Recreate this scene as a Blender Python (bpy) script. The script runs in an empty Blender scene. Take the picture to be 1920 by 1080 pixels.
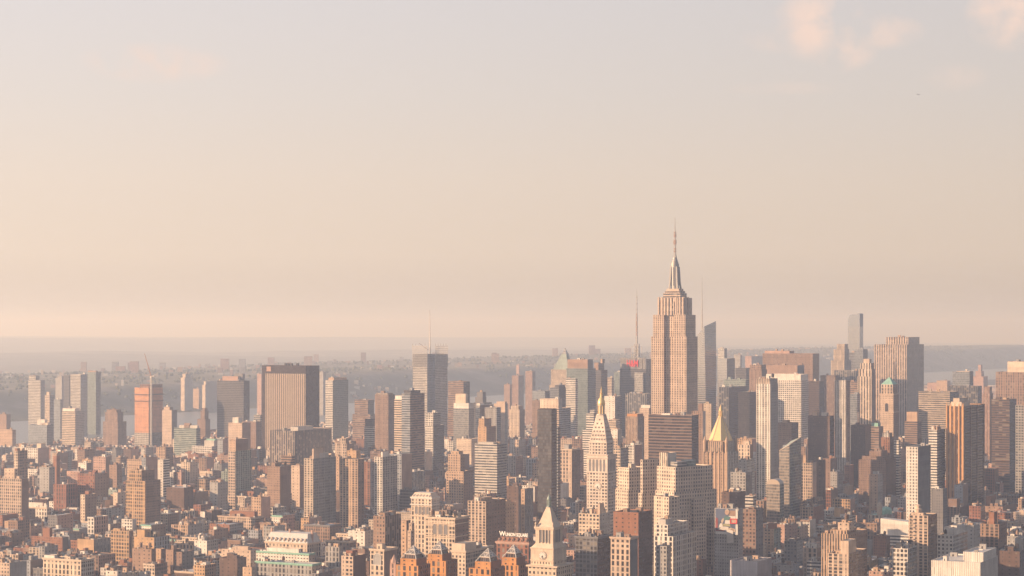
import bpy, bmesh, math, random
from mathutils import Vector
R = math.radians
rng = random.Random(11)

# ------------------------------------------------------------------ camera, sky, sun, exposure
sc = bpy.context.scene
COL = sc.collection
F = 3900.0            # focal length in photo pixels (1920 wide)
CX, EYE = 960.0, 615.0
H = 275.0             # camera height in metres
PHI = R(27.0)         # street grid, clockwise from +Y
SP, CP = math.sin(PHI), math.cos(PHI)
RE = 7.43e6           # earth radius with refraction

cd = bpy.data.cameras.new('camera')
cam = bpy.data.objects.new('camera', cd)
COL.objects.link(cam)
cam.location = (0, 0, H)
cam.rotation_euler = (math.pi / 2, 0, 0)
cd.sensor_width = 36.0
cd.lens = F / 1920 * 36.0
cd.shift_y = (EYE - 540) / 1920
cd.clip_start, cd.clip_end = 1.0, 200000.0
sc.camera = cam
sc.render.resolution_x, sc.render.resolution_y = 1024, 576
sc.view_settings.view_transform = 'Standard'
sc.view_settings.look = 'None'
sc.view_settings.gamma = 1
sc.view_settings.exposure = EXPO = 1.15
sc.cycles.use_denoising = True
sc.cycles.max_bounces = 5
sc.cycles.volume_bounces = 0
sc.cycles.transparent_max_bounces = 8

NFILL = 290
SKY_K = 0.488
HAZE_D = 1.04e-4
HAZE_G = 0.3
HAZE_COL = (.60, .73, 1.0)

SUN_AZ, SUN_EL = R(262.0), R(14.0)
sl = bpy.data.lights.new('sun', 'SUN')
sl.energy = 5.0
sl.angle = R(0.5)
sl.color = (1.0, 0.69, 0.455)
so = bpy.data.objects.new('sun', sl)
COL.objects.link(so)
sdir = Vector((math.sin(SUN_AZ) * math.cos(SUN_EL), math.cos(SUN_AZ) * math.cos(SUN_EL), math.sin(SUN_EL)))
so.rotation_euler = sdir.to_track_quat('Z', 'Y').to_euler()
so.location = sdir * 20000

world = bpy.data.worlds.new('World')
sc.world = world
world.use_nodes = True


def build_world():
    nt = world.node_tree
    N, L = nt.nodes, nt.links
    N.clear()
    out = N.new('ShaderNodeOutputWorld')
    bg = N.new('ShaderNodeBackground')
    bg.inputs[1].default_value = 0.1
    L.new(bg.outputs[0], out.inputs[0])
    sky = N.new('ShaderNodeTexSky')
    sky.sky_type = 'NISHITA'
    sky.sun_disc = False
    sky.sun_elevation, sky.sun_rotation = SUN_EL, SUN_AZ
    sky.altitude, sky.air_density, sky.dust_density = 200, 1.2, 4.0
    tc = N.new('ShaderNodeTexCoord')
    sep = N.new('ShaderNodeSeparateXYZ')
    L.new(tc.outputs['Generated'], sep.inputs[0])
    # dusty evening air: warm at the horizon, grey higher up, blue-grey overhead
    ramp = N.new('ShaderNodeValToRGB')
    L.new(sep.outputs[2], ramp.inputs[0])
    cr = ramp.color_ramp
    stops = [(0.0, (.585, .475, .37)), (.02, (.67, .545, .44)), (.035, (.745, .61, .50)), (.07, (.745, .625, .54)), (.11, (.70, .622, .585)),
             (.155, (.67, .617, .617)), (.3, (.43, .455, .54)), (1.0, (.19, .25, .40))]
    while len(cr.elements) < len(stops):
        cr.elements.new(.5)
    for e, (p, c) in zip(cr.elements, stops):
        e.position = p
        e.color = (*c, 1)

    def m(op, a, b=None, clamp=False):
        n = N.new('ShaderNodeMath')
        n.operation = op
        n.use_clamp = clamp
        for i, v in enumerate((a, b)):
            if v is None:
                continue
            if isinstance(v, (int, float)):
                n.inputs[i].default_value = v
            else:
                L.new(v, n.inputs[i])
        return n.outputs[0]
    # brighter towards the sun in the west
    az = m('MULTIPLY_ADD', sep.outputs[0], -0.36)
    az.node.inputs[2].default_value = 1.0
    sunny = N.new('ShaderNodeVectorMath')
    sunny.operation = 'SCALE'
    L.new(ramp.outputs[0], sunny.inputs[0])
    L.new(az, sunny.inputs['Scale'])
    # soft clouds, lit pink from the west, in three banks
    noise = N.new('ShaderNodeTexNoise')
    mp = N.new('ShaderNodeMapping')
    mp.inputs['Scale'].default_value = (52, 52, 60)
    mp.inputs['Location'].default_value = (-.62, 0, .1)
    L.new(tc.outputs['Generated'], mp.inputs[0])
    L.new(mp.outputs[0], noise.inputs['Vector'])
    noise.inputs['Scale'].default_value = 1.0
    noise.inputs['Detail'].default_value = 5.0
    noise.inputs['Roughness'].default_value = .58
    total = None
    for px, py, rx, ry, amp in ((1535, 45, 62, 52, 1.15), (1580, 88, 48, 34, .9), (1650, 60, 60, 24, .8), (1460, 70, 50, 22, .5), (1900, 25, 62, 50, 1.25), (290, 118, 100, 28, .75),
                                (1790, 145, 45, 20, .3), (1480, 165, 90, 10, .2)):
        dv = Vector(((px - CX) / F, 1, (EYE - py) / F)).normalized()
        dx = m('MULTIPLY', m('SUBTRACT', sep.outputs[0], dv.x), F / rx)
        dz = m('MULTIPLY', m('SUBTRACT', sep.outputs[2], dv.z), F / ry)
        rr = m('ADD', m('MULTIPLY', dx, dx), m('MULTIPLY', dz, dz))
        fall = m('MULTIPLY', m('SUBTRACT', 1.0, m('MULTIPLY', rr, .5), True), amp)
        total = fall if total is None else m('MAXIMUM', total, fall)
    front = m('GREATER_THAN', sep.outputs[1], 0.0)
    cloud = m('MULTIPLY', m('MULTIPLY', total, front), m('MULTIPLY', m('SUBTRACT', noise.outputs[0], .36), 4.0, True), True)
    cm = N.new('ShaderNodeMix')
    cm.data_type = 'RGBA'
    L.new(m('MULTIPLY', cloud, .9), cm.inputs[0])
    L.new(sunny.outputs[0], cm.inputs[6])
    cm.inputs[7].default_value = (.90, .67, .57, 1)
    # the background is at strength 0.1, so the dusty layer is ten times as bright
    sc10 = N.new('ShaderNodeVectorMath')
    sc10.operation = 'SCALE'
    L.new(cm.outputs[2], sc10.inputs[0])
    sc10.inputs['Scale'].default_value = 10.0 * SKY_K
    mix = N.new('ShaderNodeMix')
    mix.data_type = 'RGBA'
    mix.inputs[0].default_value = .92
    L.new(sky.outputs[0], mix.inputs[6])
    L.new(sc10.outputs[0], mix.inputs[7])
    L.new(mix.outputs[2], bg.inputs[0])


build_world()

# ------------------------------------------------------------------ materials
COLS = dict(tan=(.47, .335, .24), cream=(.57, .465, .37), white=(.66, .62, .57), red=(.34, .16, .11), brown=(.25, .17, .135),
            orange=(.60, .30, .125), grey=(.36, .35, .34), dgrey=(.17, .165, .17), pale=(.50, .47, .43), stone=(.44, .365, .295),
            pink=(.48, .32, .26), rust=(.40, .20, .13), lilac=(.52, .49, .50), black=(.055, .05, .05), dbrown=(.12, .08, .065),
            bluegrey=(.27, .29, .32), green=(.30, .36, .33), ochre=(.50, .335, .20), umber=(.33, .225, .17), steel=(.30, .285, .27),
            gold=(.70, .50, .24), amber=(.47, .27, .13), marble=(.52, .445, .385), bone=(.45, .375, .31), copper=(.23, .42, .35), tar=(.075, .07, .068), gravel=(.25, .23, .205), silver=(.48, .47, .45),
            netting=(.66, .33, .18), bronze=(.06, .038, .03), glassg=(.20, .245, .235), glassb=(.17, .20, .235), sand=(.53, .415, .33))
for _k, _f in dict(tan=.86, cream=.90, white=.88, red=.66, brown=.84, orange=.74, pale=.92, stone=.88, pink=.80, rust=.62, umber=.80, ochre=.84, sand=.86, lilac=.85, grey=.85, netting=.75, green=.85).items():
    COLS[_k] = tuple(round(c * _f, 3) for c in COLS[_k])
# pattern: window width, window height, bay, storey, spandrel factor, glass colour, glass reflectivity
PAT = dict(punch=(.48, .56, 3.7, 3.8, 1.0, (.045, .042, .045), .10), big=(.6, .56, 3.8, 3.8, 1.0, (.045, .045, .05), .12),
           rib=(.5, .56, 3.0, 3.7, .62, (.05, .045, .045), .12), strip=(.48, .95, 2.6, 3.7, .4, (.05, .05, .055), .15),
           ribbon=(1.1, .46, 6.0, 3.8, 1.0, (.05, .052, .058), .2), grid=(.70, .60, 4.2, 4.0, 1.0, (.05, .05, .055), .12),
           glass=(.93, .80, 2.4, 3.9, 1.0, (.16, .18, .19), .45), dark=(.86, .62, 2.2, 3.9, .8, (.035, .031, .033), .12),
           blank=(0.0, 0.0, 6.0, 6.0, 1.0, (.05, .05, .05), .1), few=(.26, .34, 6.5, 4.0, 1.0, (.05, .045, .045), .1),
           loft=(.74, .62, 3.4, 4.2, .8, (.06, .055, .052), .12), fin=(.76, 1.1, 4.6, 3.8, .5, (.055, .055, .06), .2),
           small=(.40, .42, 2.6, 3.1, 1.0, (.05, .045, .045), .1), balc=(.62, .66, 4.4, 3.0, .75, (.06, .055, .055), .12),
           band=(1.1, .66, 6.0, 4.4, 1.0, (.035, .03, .03), .12), corr=(.3, 1.1, 1.9, 6.0, .78, (.40, .385, .36), .0), mesh=(.62, 1.1, 4.2, 3.8, 1.0, (.10, .082, .066), .2), mband=(1.1, .62, 6.0, 4.2, 1.0, (.42, .45, .46), .85), esb=(.46, .52, 3.9, 3.7, .74, (.06, .045, .04), .12), wstrip=(.46, .96, 5.6, 3.7, .5, (.05, .045, .045), .15), mirror=(.95, .88, 3.0, 3.9, 1.0, (.50, .53, .55), .85),
           arch=(.5, .74, 4.6, 5.2, .9, (.06, .055, .055), .12))


def math_node(nt, op, a, b=None, clamp=False):
    n = nt.nodes.new('ShaderNodeMath')
    n.operation = op
    n.use_clamp = clamp
    for i, v in enumerate((a, b)):
        if v is None:
            continue
        if isinstance(v, (int, float)):
            n.inputs[i].default_value = v
        else:
            nt.links.new(v, n.inputs[i])
    return n.outputs[0]


def facade_group():
    g = bpy.data.node_groups.new('facade', 'ShaderNodeTree')
    itf = g.interface
    for nm, ty, dv in (('Wall', 'NodeSocketColor', (.5, .4, .3, 1)), ('Glass', 'NodeSocketColor', (.05, .05, .05, 1)), ('Spandrel', 'NodeSocketFloat', 1.0),
                       ('WW', 'NodeSocketFloat', .5), ('WH', 'NodeSocketFloat', .5), ('Refl', 'NodeSocketFloat', .1), ('Dirt', 'NodeSocketFloat', .28), ('Blind', 'NodeSocketFloat', .55), ('Group', 'NodeSocketFloat', 1.0), ('Vary', 'NodeSocketFloat', .9), ('Tilt', 'NodeSocketFloat', .05)):
        s = itf.new_socket(nm, in_out='INPUT', socket_type=ty)
        s.default_value = dv
    itf.new_socket('Shader', in_out='OUTPUT', socket_type='NodeSocketShader')
    N, L = g.nodes, g.links
    gi, go = N.new('NodeGroupInput'), N.new('NodeGroupOutput')
    M = lambda *a, **k: math_node(g, *a, **k)
    uv = N.new('ShaderNodeUVMap')
    uv.uv_map = 'UVMap'
    sp = N.new('ShaderNodeSeparateXYZ')
    L.new(uv.outputs[0], sp.inputs[0])
    u, v = sp.outputs[0], sp.outputs[1]
    fu, fv = M('ABSOLUTE', M('SUBTRACT', M('FRACT', u), .5)), M('ABSOLUTE', M('SUBTRACT', M('FRACT', v), .5))
    oi = N.new('ShaderNodeObjectInfo')
    rnd = oi.outputs['Random']
    # every few bays a narrow or blind bay, every few storeys a plain course, different on each building
    per = M('ADD', 3.0, M('FLOOR', M('MULTIPLY', rnd, 3.0)))
    wide = M('GREATER_THAN', M('FLOORED_MODULO', M('ADD', M('FLOOR', u), M('FLOOR', M('MULTIPLY', rnd, 17.0))), per), M('SUBTRACT', per, 1.5))
    pv = M('ADD', 5.0, M('FLOOR', M('MULTIPLY', M('FRACT', M('MULTIPLY', rnd, 7.3)), 6.0)))
    course = M('GREATER_THAN', M('FLOORED_MODULO', M('FLOOR', v), pv), M('SUBTRACT', pv, 1.5))
    kw = M('SUBTRACT', 1.0, M('MULTIPLY', M('MULTIPLY', wide, gi.outputs['Group']), M('ADD', .25, M('MULTIPLY', M('FRACT', M('MULTIPLY', rnd, 5.7)), .5))))
    kh = M('SUBTRACT', 1.0, M('MULTIPLY', M('MULTIPLY', course, gi.outputs['Group']), .38))
    mu = M('LESS_THAN', fu, M('MULTIPLY', M('MULTIPLY', gi.outputs['WW'], .5), kw))
    mv = M('LESS_THAN', fv, M('MULTIPLY', M('MULTIPLY', gi.outputs['WH'], .5), kh))
    mask = M('MULTIPLY', mu, mv)
    cmb = N.new('ShaderNodeCombineXYZ')
    L.new(M('FLOOR', u), cmb.inputs[0])
    L.new(M('FLOOR', v), cmb.inputs[1])
    L.new(M('MULTIPLY', oi.outputs['Random'], 91.0), cmb.inputs[2])
    wn = N.new('ShaderNodeTexWhiteNoise')
    wn.noise_dimensions = '3D'
    L.new(cmb.outputs[0], wn.inputs['Vector'])
    r = wn.outputs['Value']
    # wall: broad stains, streaks and storey-to-storey differences
    tc = N.new('ShaderNodeTexCoord')
    n1 = N.new('ShaderNodeTexNoise')
    n1.inputs['Scale'].default_value = .07
    n1.inputs['Detail'].default_value = 4
    L.new(tc.outputs['Object'], n1.inputs['Vector'])
    mp = N.new('ShaderNodeMapping')
    mp.inputs['Scale'].default_value = (.55, .55, .05)
    L.new(tc.outputs['Object'], mp.inputs[0])
    n2 = N.new('ShaderNodeTexNoise')
    n2.inputs['Scale'].default_value = 1
    n2.inputs['Detail'].default_value = 3
    L.new(mp.outputs[0], n2.inputs['Vector'])
    wv = N.new('ShaderNodeTexWhiteNoise')
    wv.noise_dimensions = '1D'
    L.new(M('FLOOR', v), wv.inputs['W'])
    dirt = M('ADD', M('ADD', M('SUBTRACT', n1.outputs[0], .5), M('MULTIPLY', M('SUBTRACT', n2.outputs[0], .5), .8)), M('MULTIPLY', M('SUBTRACT', wv.outputs[0], .5), .22))
    fac = M('ADD', 1.0, M('MULTIPLY', dirt, M('MULTIPLY', gi.outputs['Dirt'], 3.0)))
    wall = N.new('ShaderNodeVectorMath')
    wall.operation = 'SCALE'
    L.new(gi.outputs['Wall'], wall.inputs[0])
    spf = M('ADD', 1.0, M('MULTIPLY', mu, M('SUBTRACT', gi.outputs['Spandrel'], 1.0)))
    L.new(M('MULTIPLY', fac, spf), wall.inputs['Scale'])
    gl = N.new('ShaderNodeVectorMath')
    gl.operation = 'SCALE'
    L.new(gi.outputs['Glass'], gl.inputs[0])
    L.new(M('ADD', 1.0, M('MULTIPLY', M('SUBTRACT', r, .5), gi.outputs['Vary'])), gl.inputs['Scale'])
    blind = N.new('ShaderNodeMix')
    blind.data_type = 'RGBA'
    L.new(M('MULTIPLY', M('GREATER_THAN', r, .84), gi.outputs['Blind']), blind.inputs[0])
    L.new(gl.outputs[0], blind.inputs[6])
    blind.inputs[7].default_value = (.34, .30, .25, 1)
    col = N.new('ShaderNodeMix')
    col.data_type = 'RGBA'
    L.new(mask, col.inputs[0])
    L.new(wall.outputs[0], col.inputs[6])
    L.new(blind.outputs[2], col.inputs[7])
    # panes never sit quite true
    geo = N.new('ShaderNodeNewGeometry')
    vs = N.new('ShaderNodeVectorMath')
    vs.operation = 'SUBTRACT'
    L.new(wn.outputs['Color'], vs.inputs[0])
    vs.inputs[1].default_value = (.5, .5, .5)
    vm = N.new('ShaderNodeVectorMath')
    vm.operation = 'SCALE'
    L.new(vs.outputs[0], vm.inputs[0])
    L.new(M('MULTIPLY', mask, gi.outputs['Tilt']), vm.inputs['Scale'])
    va = N.new('ShaderNodeVectorMath')
    L.new(geo.outputs['Normal'], va.inputs[0])
    L.new(vm.outputs[0], va.inputs[1])
    vn = N.new('ShaderNodeVectorMath')
    vn.operation = 'NORMALIZE'
    L.new(va.outputs[0], vn.inputs[0])
    bs = N.new('ShaderNodeBsdfPrincipled')
    L.new(col.outputs[2], bs.inputs['Base Color'])
    L.new(M('SUBTRACT', .88, M('MULTIPLY', mask, .72)), bs.inputs['Roughness'])
    L.new(M('MULTIPLY', mask, gi.outputs['Refl']), bs.inputs['Metallic'])
    L.new(M('ADD', .15, M('MULTIPLY', mask, .3)), bs.inputs['Specular IOR Level'])
    L.new(vn.outputs[0], bs.inputs['Normal'])
    L.new(bs.outputs[0], go.inputs[0])
    return g


FACADE = facade_group()
_mats = {}


def facade(key):
    """key 'pattern:colour' (colour a name of COLS), optionally ':k' to scale the colour"""
    if key in _mats:
        return _mats[key]
    pt, cl = key.split(':')
    ww, wh, bay, fl, spn, gc, rf = PAT[pt]
    m = bpy.data.materials.new(key.replace(':', ' '))
    m.use_nodes = True
    N = m.node_tree.nodes
    N.clear()
    o = N.new('ShaderNodeOutputMaterial')
    g = N.new('ShaderNodeGroup')
    g.node_tree = FACADE
    c = COLS[cl]
    g.inputs['Wall'].default_value = (*c, 1)
    if pt in ('glass', 'mirror', 'mband'):
        gc = tuple(.55 * a + .45 * b for a, b in zip(gc, c))
    g.inputs['Glass'].default_value = (*gc, 1)
    for k, vv in (('Spandrel', spn), ('WW', ww), ('WH', wh), ('Refl', rf)):
        g.inputs[k].default_value = vv
    if pt in ('dark', 'glass', 'mirror', 'mesh', 'band', 'mband'):
        g.inputs['Blind'].default_value = .10
        g.inputs['Dirt'].default_value = .12
    if pt in ('mesh', 'mirror', 'mband'):
        g.inputs['Vary'].default_value = .2
        g.inputs['Tilt'].default_value = .012
    if pt not in ('punch', 'loft', 'small', 'arch', 'big', 'balc', 'few', 'rib'):
        g.inputs['Group'].default_value = 0.0
    m.node_tree.links.new(g.outputs[0], o.inputs[0])
    m['bay'], m['fl'] = bay, fl
    _mats[key] = m
    return m


def plain(name, rough=.85, metal=0.0, var=.5, scale=.25, col=None):
    key = 'plain ' + name
    if key in _mats:
        return _mats[key]
    m = bpy.data.materials.new(key)
    m.use_nodes = True
    nt = m.node_tree
    b = nt.nodes['Principled BSDF']
    c = col or COLS[name]
    tc = nt.nodes.new('ShaderNodeTexCoord')
    n = nt.nodes.new('ShaderNodeTexNoise')
    n.inputs['Scale'].default_value = scale
    n.inputs['Detail'].default_value = 5
    nt.links.new(tc.outputs['Object'], n.inputs['Vector'])
    s = nt.nodes.new('ShaderNodeVectorMath')
    s.operation = 'SCALE'
    s.inputs[0].default_value = c
    nt.links.new(math_node(nt, 'ADD', 1 - var * .5, math_node(nt, 'MULTIPLY', n.outputs[0], var)), s.inputs['Scale'])
    nt.links.new(s.outputs[0], b.inputs['Base Color'])
    b.inputs['Roughness'].default_value = rough
    b.inputs['Metallic'].default_value = metal
    b.inputs['Specular IOR Level'].default_value = .25
    m['bay'], m['fl'] = 4.0, 4.0
    _mats[key] = m
    return m


def mat(k):
    return facade(k) if ':' in k else plain(k)


plain('gold', .38, .35, .2)
plain('copper', .7, 0, .6)
plain('steel', .45, .3, .3)


# ------------------------------------------------------------------ mesh helpers
class MB:
    def __init__(s):
        s.v, s.f, s.uv, s.mi, s.ms = [], [], [], [], []

    def slot(s, m):
        m = mat(m) if isinstance(m, str) else m
        if m not in s.ms:
            s.ms.append(m)
        return s.ms.index(m)

    def face(s, pts, m, uv=None):
        b = len(s.v)
        s.v += [tuple(p) for p in pts]
        s.f.append(tuple(range(b, b + len(pts))))
        s.uv += uv if uv else [(0.02, 0.02)] * len(pts)
        s.mi.append(s.slot(m))

    def wall(s, a, b, z0, z1, m, za=None, zb=None):
        """vertical quad from a to b (xy), outward normal to the right of a->b"""
        mm = mat(m) if isinstance(m, str) else m
        ln = math.hypot(b[0] - a[0], b[1] - a[1])
        nb, nf = max(1, round(ln / mm['bay'])), max(1, round((z1 - z0) / mm['fl']))
        ta, tb = (z1 if za is None else za), (z1 if zb is None else zb)
        va, vb = nf * (ta - z0) / max(z1 - z0, .01), nf * (tb - z0) / max(z1 - z0, .01)
        s.face([(a[0], a[1], z0), (b[0], b[1], z0), (b[0], b[1], tb), (a[0], a[1], ta)], mm, [(0, 0), (nb, 0), (nb, vb), (0, va)])

    def box(s, x0, x1, y0, y1, z0, z1, front, side=None, top=None, left=None):
        side = side or front
        s.wall((x0, y0), (x1, y0), z0, z1, front)
        s.wall((x1, y0), (x1, y1), z0, z1, side)
        s.wall((x1, y1), (x0, y1), z0, z1, front)
        s.wall((x0, y1), (x0, y0), z0, z1, left or side)
        if top:
            s.face([(x0, y0, z1), (x1, y0, z1), (x1, y1, z1), (x0, y1, z1)], top)

    def parapet(s, x0, x1, y0, y1, z0, z1, m, t=.5):
        """raised rim round a flat roof: top ring and inner faces"""
        o = [(x0, y0), (x1, y0), (x1, y1), (x0, y1)]
        i = [(x0 + t, y0 + t), (x1 - t, y0 + t), (x1 - t, y1 - t), (x0 + t, y1 - t)]
        for k in range(4):
            n = (k + 1) % 4
            s.face([(*o[k], z1), (*o[n], z1), (*i[n], z1), (*i[k], z1)], m)
            s.face([(*i[k], z1), (*i[n], z1), (*i[n], z0), (*i[k], z0)], m)

    def frustum(s, b, z0, t, z1, m, cap=None, m2=None):
        """b, t = (x0,x1,y0,y1) rectangles"""
        p = [(b[0], b[2]), (b[1], b[2]), (b[1], b[3]), (b[0], b[3])]
        q = [(t[0], t[2]), (t[1], t[2]), (t[1], t[3]), (t[0], t[3])]
        for k in range(4):
            n = (k + 1) % 4
            mm = (m2 or m) if k == 1 else m
            mo = mat(mm) if isinstance(mm, str) else mm
            ln = math.hypot(p[n][0] - p[k][0], p[n][1] - p[k][1])
            nb, nf = max(1, round(ln / mo['bay'])), max(1, round((z1 - z0) / mo['fl']))
            lt = math.hypot(q[n][0] - q[k][0], q[n][1] - q[k][1]) / max(ln, .01)
            s.face([(*p[k], z0), (*p[n], z0), (*q[n], z1), (*q[k], z1)], mo,
                   [(0, 0), (nb, 0), (nb * (.5 + lt / 2), nf), (nb * (.5 - lt / 2), nf)])
        if cap:
            s.face([(*a, z1) for a in q], cap)

    def lathe(s, cx, cy, prof, m, n=14, a0=0.0):
        for (r0, z0), (r1, z1) in zip(prof, prof[1:]):
            for k in range(n):
                a, b = a0 + 2 * math.pi * k / n, a0 + 2 * math.pi * (k + 1) / n
                A, B_ = (math.cos(a), math.sin(a)), (math.cos(b), math.sin(b))
                pts = []
                pts.append((cx + A[0] * r0, cy + A[1] * r0, z0))
                if r0 > 1e-6:
                    pts.append((cx + B_[0] * r0, cy + B_[1] * r0, z0))
                if r1 > 1e-6:
                    pts.append((cx + B_[0] * r1, cy + B_[1] * r1, z1))
                pts.append((cx + A[0] * r1, cy + A[1] * r1, z1))
                if len(pts) >= 3:
                    s.face(pts, m)

    def bar(s, p, q, w, m, w2=None):
        """square bar from p to q"""
        p, q = Vector(p), Vector(q)
        d = (q - p).normalized()
        a = d.cross(Vector((0, 0, 1)) if abs(d.z) < .9 else Vector((0, 1, 0))).normalized()
        b = d.cross(a).normalized()
        w2 = w if w2 is None else w2
        P = [p + (a * i + b * j) * w * .5 for i, j in ((-1, -1), (1, -1), (1, 1), (-1, 1))]
        Q = [q + (a * i + b * j) * w2 * .5 for i, j in ((-1, -1), (1, -1), (1, 1), (-1, 1))]
        for k in range(4):
            n = (k + 1) % 4
            s.face([P[n], P[k], Q[k], Q[n]], m)
        s.face(P, m)
        s.face(Q[::-1], m)

    def mesh(s, name):
        me = bpy.data.meshes.new(name)
        me.from_pydata(s.v, [], s.f)
        for m in s.ms:
            me.materials.append(m)
        me.polygons.foreach_set('material_index', s.mi)
        ul = me.uv_layers.new(name='UVMap')
        ul.data.foreach_set('uv', [c for p in s.uv for c in p])
        me.update()
        return me

    def build(s, name, parent=None, smooth=False):
        o = bpy.data.objects.new(name, s.mesh(name))
        COL.objects.link(o)
        if parent:
            o.parent = parent
        return o


def empty(name, loc, label, cat, group=None, rz=None):
    o = bpy.data.objects.new(name, None)
    COL.objects.link(o)
    o.empty_display_size = 5
    o.location = loc
    o.rotation_euler = (0, 0, -PHI if rz is None else rz)
    o['label'], o['category'] = label, cat
    if group:
        o['group'] = group
    return o


def drop(x, y):
    return -(x * x + y * y) / (2 * RE)


class Site:
    """a building's near corner: local x to the right along the street front, local y away along the avenue"""
    sp, cp, phi = SP, CP, PHI

    def __init__(s, xc, d, phi=None):
        if phi is not None:
            s.phi, s.sp, s.cp = phi, math.sin(phi), math.cos(phi)
        s.C = ((xc - CX) / F * d, d)
        s.d = d
        s.base = drop(*s.C)

    def U(s, xp, v=0.0):            # distance to the LEFT of the corner at depth v
        k = (xp - CX) / F
        return (s.C[0] + v * s.sp - k * (s.C[1] + v * s.cp)) / (s.cp + k * s.sp)

    def V(s, xp, u=0.0):
        k = (xp - CX) / F
        return (k * (s.C[1] + u * s.sp) - s.C[0] + u * s.cp) / max(s.sp - k * s.cp, .05)

    def Z(s, yp, u=0.0, v=0.0):     # local height above the base
        dd = s.C[1] + u * s.sp + v * s.cp
        return H - (yp - EYE) / F * dd - s.base

    def root(s, name, label, cat, group=None):
        return empty(name, (s.C[0], s.C[1], s.base), label, cat, group, -s.phi)

    def grid(s):
        return s.C[0] * s.cp - s.C[1] * s.sp, s.C[0] * s.sp + s.C[1] * s.cp


FOOT = []          # footprints in grid coordinates
LAND = []          # (short phrase, x, y) for labels of the many low buildings


def foot(s, x0, x1, y0, y1, pad=1.5):
    A, B_ = [], []
    for x in (x0, x1):
        for y in (y0, y1):
            X, Y = s.C[0] + x * s.cp + y * s.sp, s.C[1] - x * s.sp + y * s.cp
            A.append(X * CP - Y * SP)
            B_.append(X * SP + Y * CP)
    FOOT.append((min(A) - pad, max(A) + pad, min(B_) - pad, max(B_) + pad))


# ------------------------------------------------------------------ rooftop kit (shared meshes)
_kit = {}


def kit(kind, m):
    k = (kind, m)
    if k in _kit:
        return _kit[k]
    b = MB()
    if kind == 'bulkhead':
        b.box(-.5, .5, -.5, .5, 0, 1, m, None, 'gravel')
        b.box(-.53, .53, -.53, .53, .93, .99, m)
        b.face([(-.2, -.505, 0), (.05, -.505, 0), (.05, -.505, .55), (-.2, -.505, .55)], 'black')
    elif kind == 'water_tank':
        for sx in (-.8, .8):
            for sy in (-.8, .8):
                b.bar((sx * 1.1, sy * 1.1, 0), (sx, sy, 2.6), .28, 'black')
        b.box(-1.5, 1.5, -1.5, 1.5, 2.45, 2.7, 'dbrown', None, 'dbrown')
        b.lathe(0, 0, [(1.75, 2.7), (1.8, 3.4), (1.75, 6.2), (1.9, 6.25), (.15, 7.6), (0, 7.7)], m, 12)
    elif kind == 'air_unit':
        b.box(-.5, .5, -.5, .5, .12, .9, m, None, m)
        b.box(-.42, .42, -.42, .42, 0, .12, 'black')
        b.lathe(-.2, 0, [(.2, .9), (.2, 1.08), (.15, 1.08), (.15, .95), (0, .95)], 'dgrey', 10)
        b.lathe(.25, 0, [(.2, .9), (.2, 1.08), (.15, 1.08), (.15, .95), (0, .95)], 'dgrey', 10)
    elif kind == 'chimney':
        b.box(-.5, .5, -.5, .5, 0, .94, m)
        b.box(-.62, .62, -.62, .62, .88, 1, m, None, 'black')
    elif kind == 'skylight':
        b.box(-.5, .5, -.5, .5, 0, .4, 'silver')
        b.frustum((-.5, .5, -.5, .5), .4, (-.5, .5, -.02, .02), 1, 'glass:pale', 'pale')
    elif kind == 'vent_pipe':
        b.lathe(0, 0, [(.35, 0), (.35, 2.2), (.55, 2.3), (.55, 2.8), (0, 3.1)], 'steel', 8)
    _kit[k] = b.mesh(kind)
    return _kit[k]


def put(kind, m, parent, x, y, z, sx=1, sy=1, sz=1):
    o = bpy.data.objects.new(kind, kit(kind, m))
    COL.objects.link(o)
    o.parent = parent
    o.location = (x, y, z)
    o.scale = (sx, sy, sz)
    return o


def clutter(root, x0, x1, y0, y1, z, n, wallc, rg, tanks=True):
    w, l = x1 - x0, y1 - y0
    if w < 6 or l < 6:
        return
    used = []
    for i in range(n):
        k = rg.choices(['bulkhead', 'water_tank', 'air_unit', 'chimney', 'skylight', 'vent_pipe'], [5, 3.0 if tanks else 0, 3, 1.5, 1, 1])[0]
        if i == 0:
            k = 'bulkhead'
        for _ in range(8):
            sx, sy = {'bulkhead': (rg.uniform(3, 6.5), rg.uniform(3, 8)), 'water_tank': (3.4, 3.4), 'air_unit': (rg.uniform(2, 4.5), rg.uniform(1.6, 3)),
                      'chimney': (1.1, 1.6), 'skylight': (3, 2.4), 'vent_pipe': (1, 1)}[k]
            sx, sy = min(sx, w * .45), min(sy, l * .45)
            x, y = rg.uniform(x0 + sx / 2 + .8, x1 - sx / 2 - .8), rg.uniform(y0 + sy / 2 + .8, y1 - sy / 2 - .8)
            if all(abs(x - a) > (sx + c) / 2 or abs(y - b) > (sy + d_) / 2 for a, b, c, d_ in used):
                used.append((x, y, sx, sy))
                if k == 'bulkhead':
                    put(k, rg.choice([wallc, wallc, 'tan', 'white', 'umber', 'grey']), root, x, y, z, sx, sy, rg.uniform(2.8, 5.5))
                elif k == 'water_tank':
                    s_ = rg.uniform(.8, 1.1)
                    put(k, rg.choice(['dbrown', 'brown', 'umber', 'black']), root, x, y, z, s_, s_, s_)
                elif k == 'air_unit':
                    put(k, rg.choice(['steel', 'silver', 'white']), root, x, y, z, sx, sy, rg.uniform(1.4, 2.2))
                elif k == 'chimney':
                    put(k, wallc, root, x, y, z, sx, sy, rg.uniform(2, 4))
                elif k == 'skylight':
                    put(k, '', root, x, y, z, sx, sy, 1.6)
                else:
                    put(k, '', root, x, y, z)
                break


CAT = dict(office_tower='office tower', apartment_tower='apartment tower', apartment_block='apartment block', loft_building='loft building',
           office_block='office block', row_house='house', skyscraper='skyscraper', warehouse='warehouse', hotel='hotel')


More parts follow.
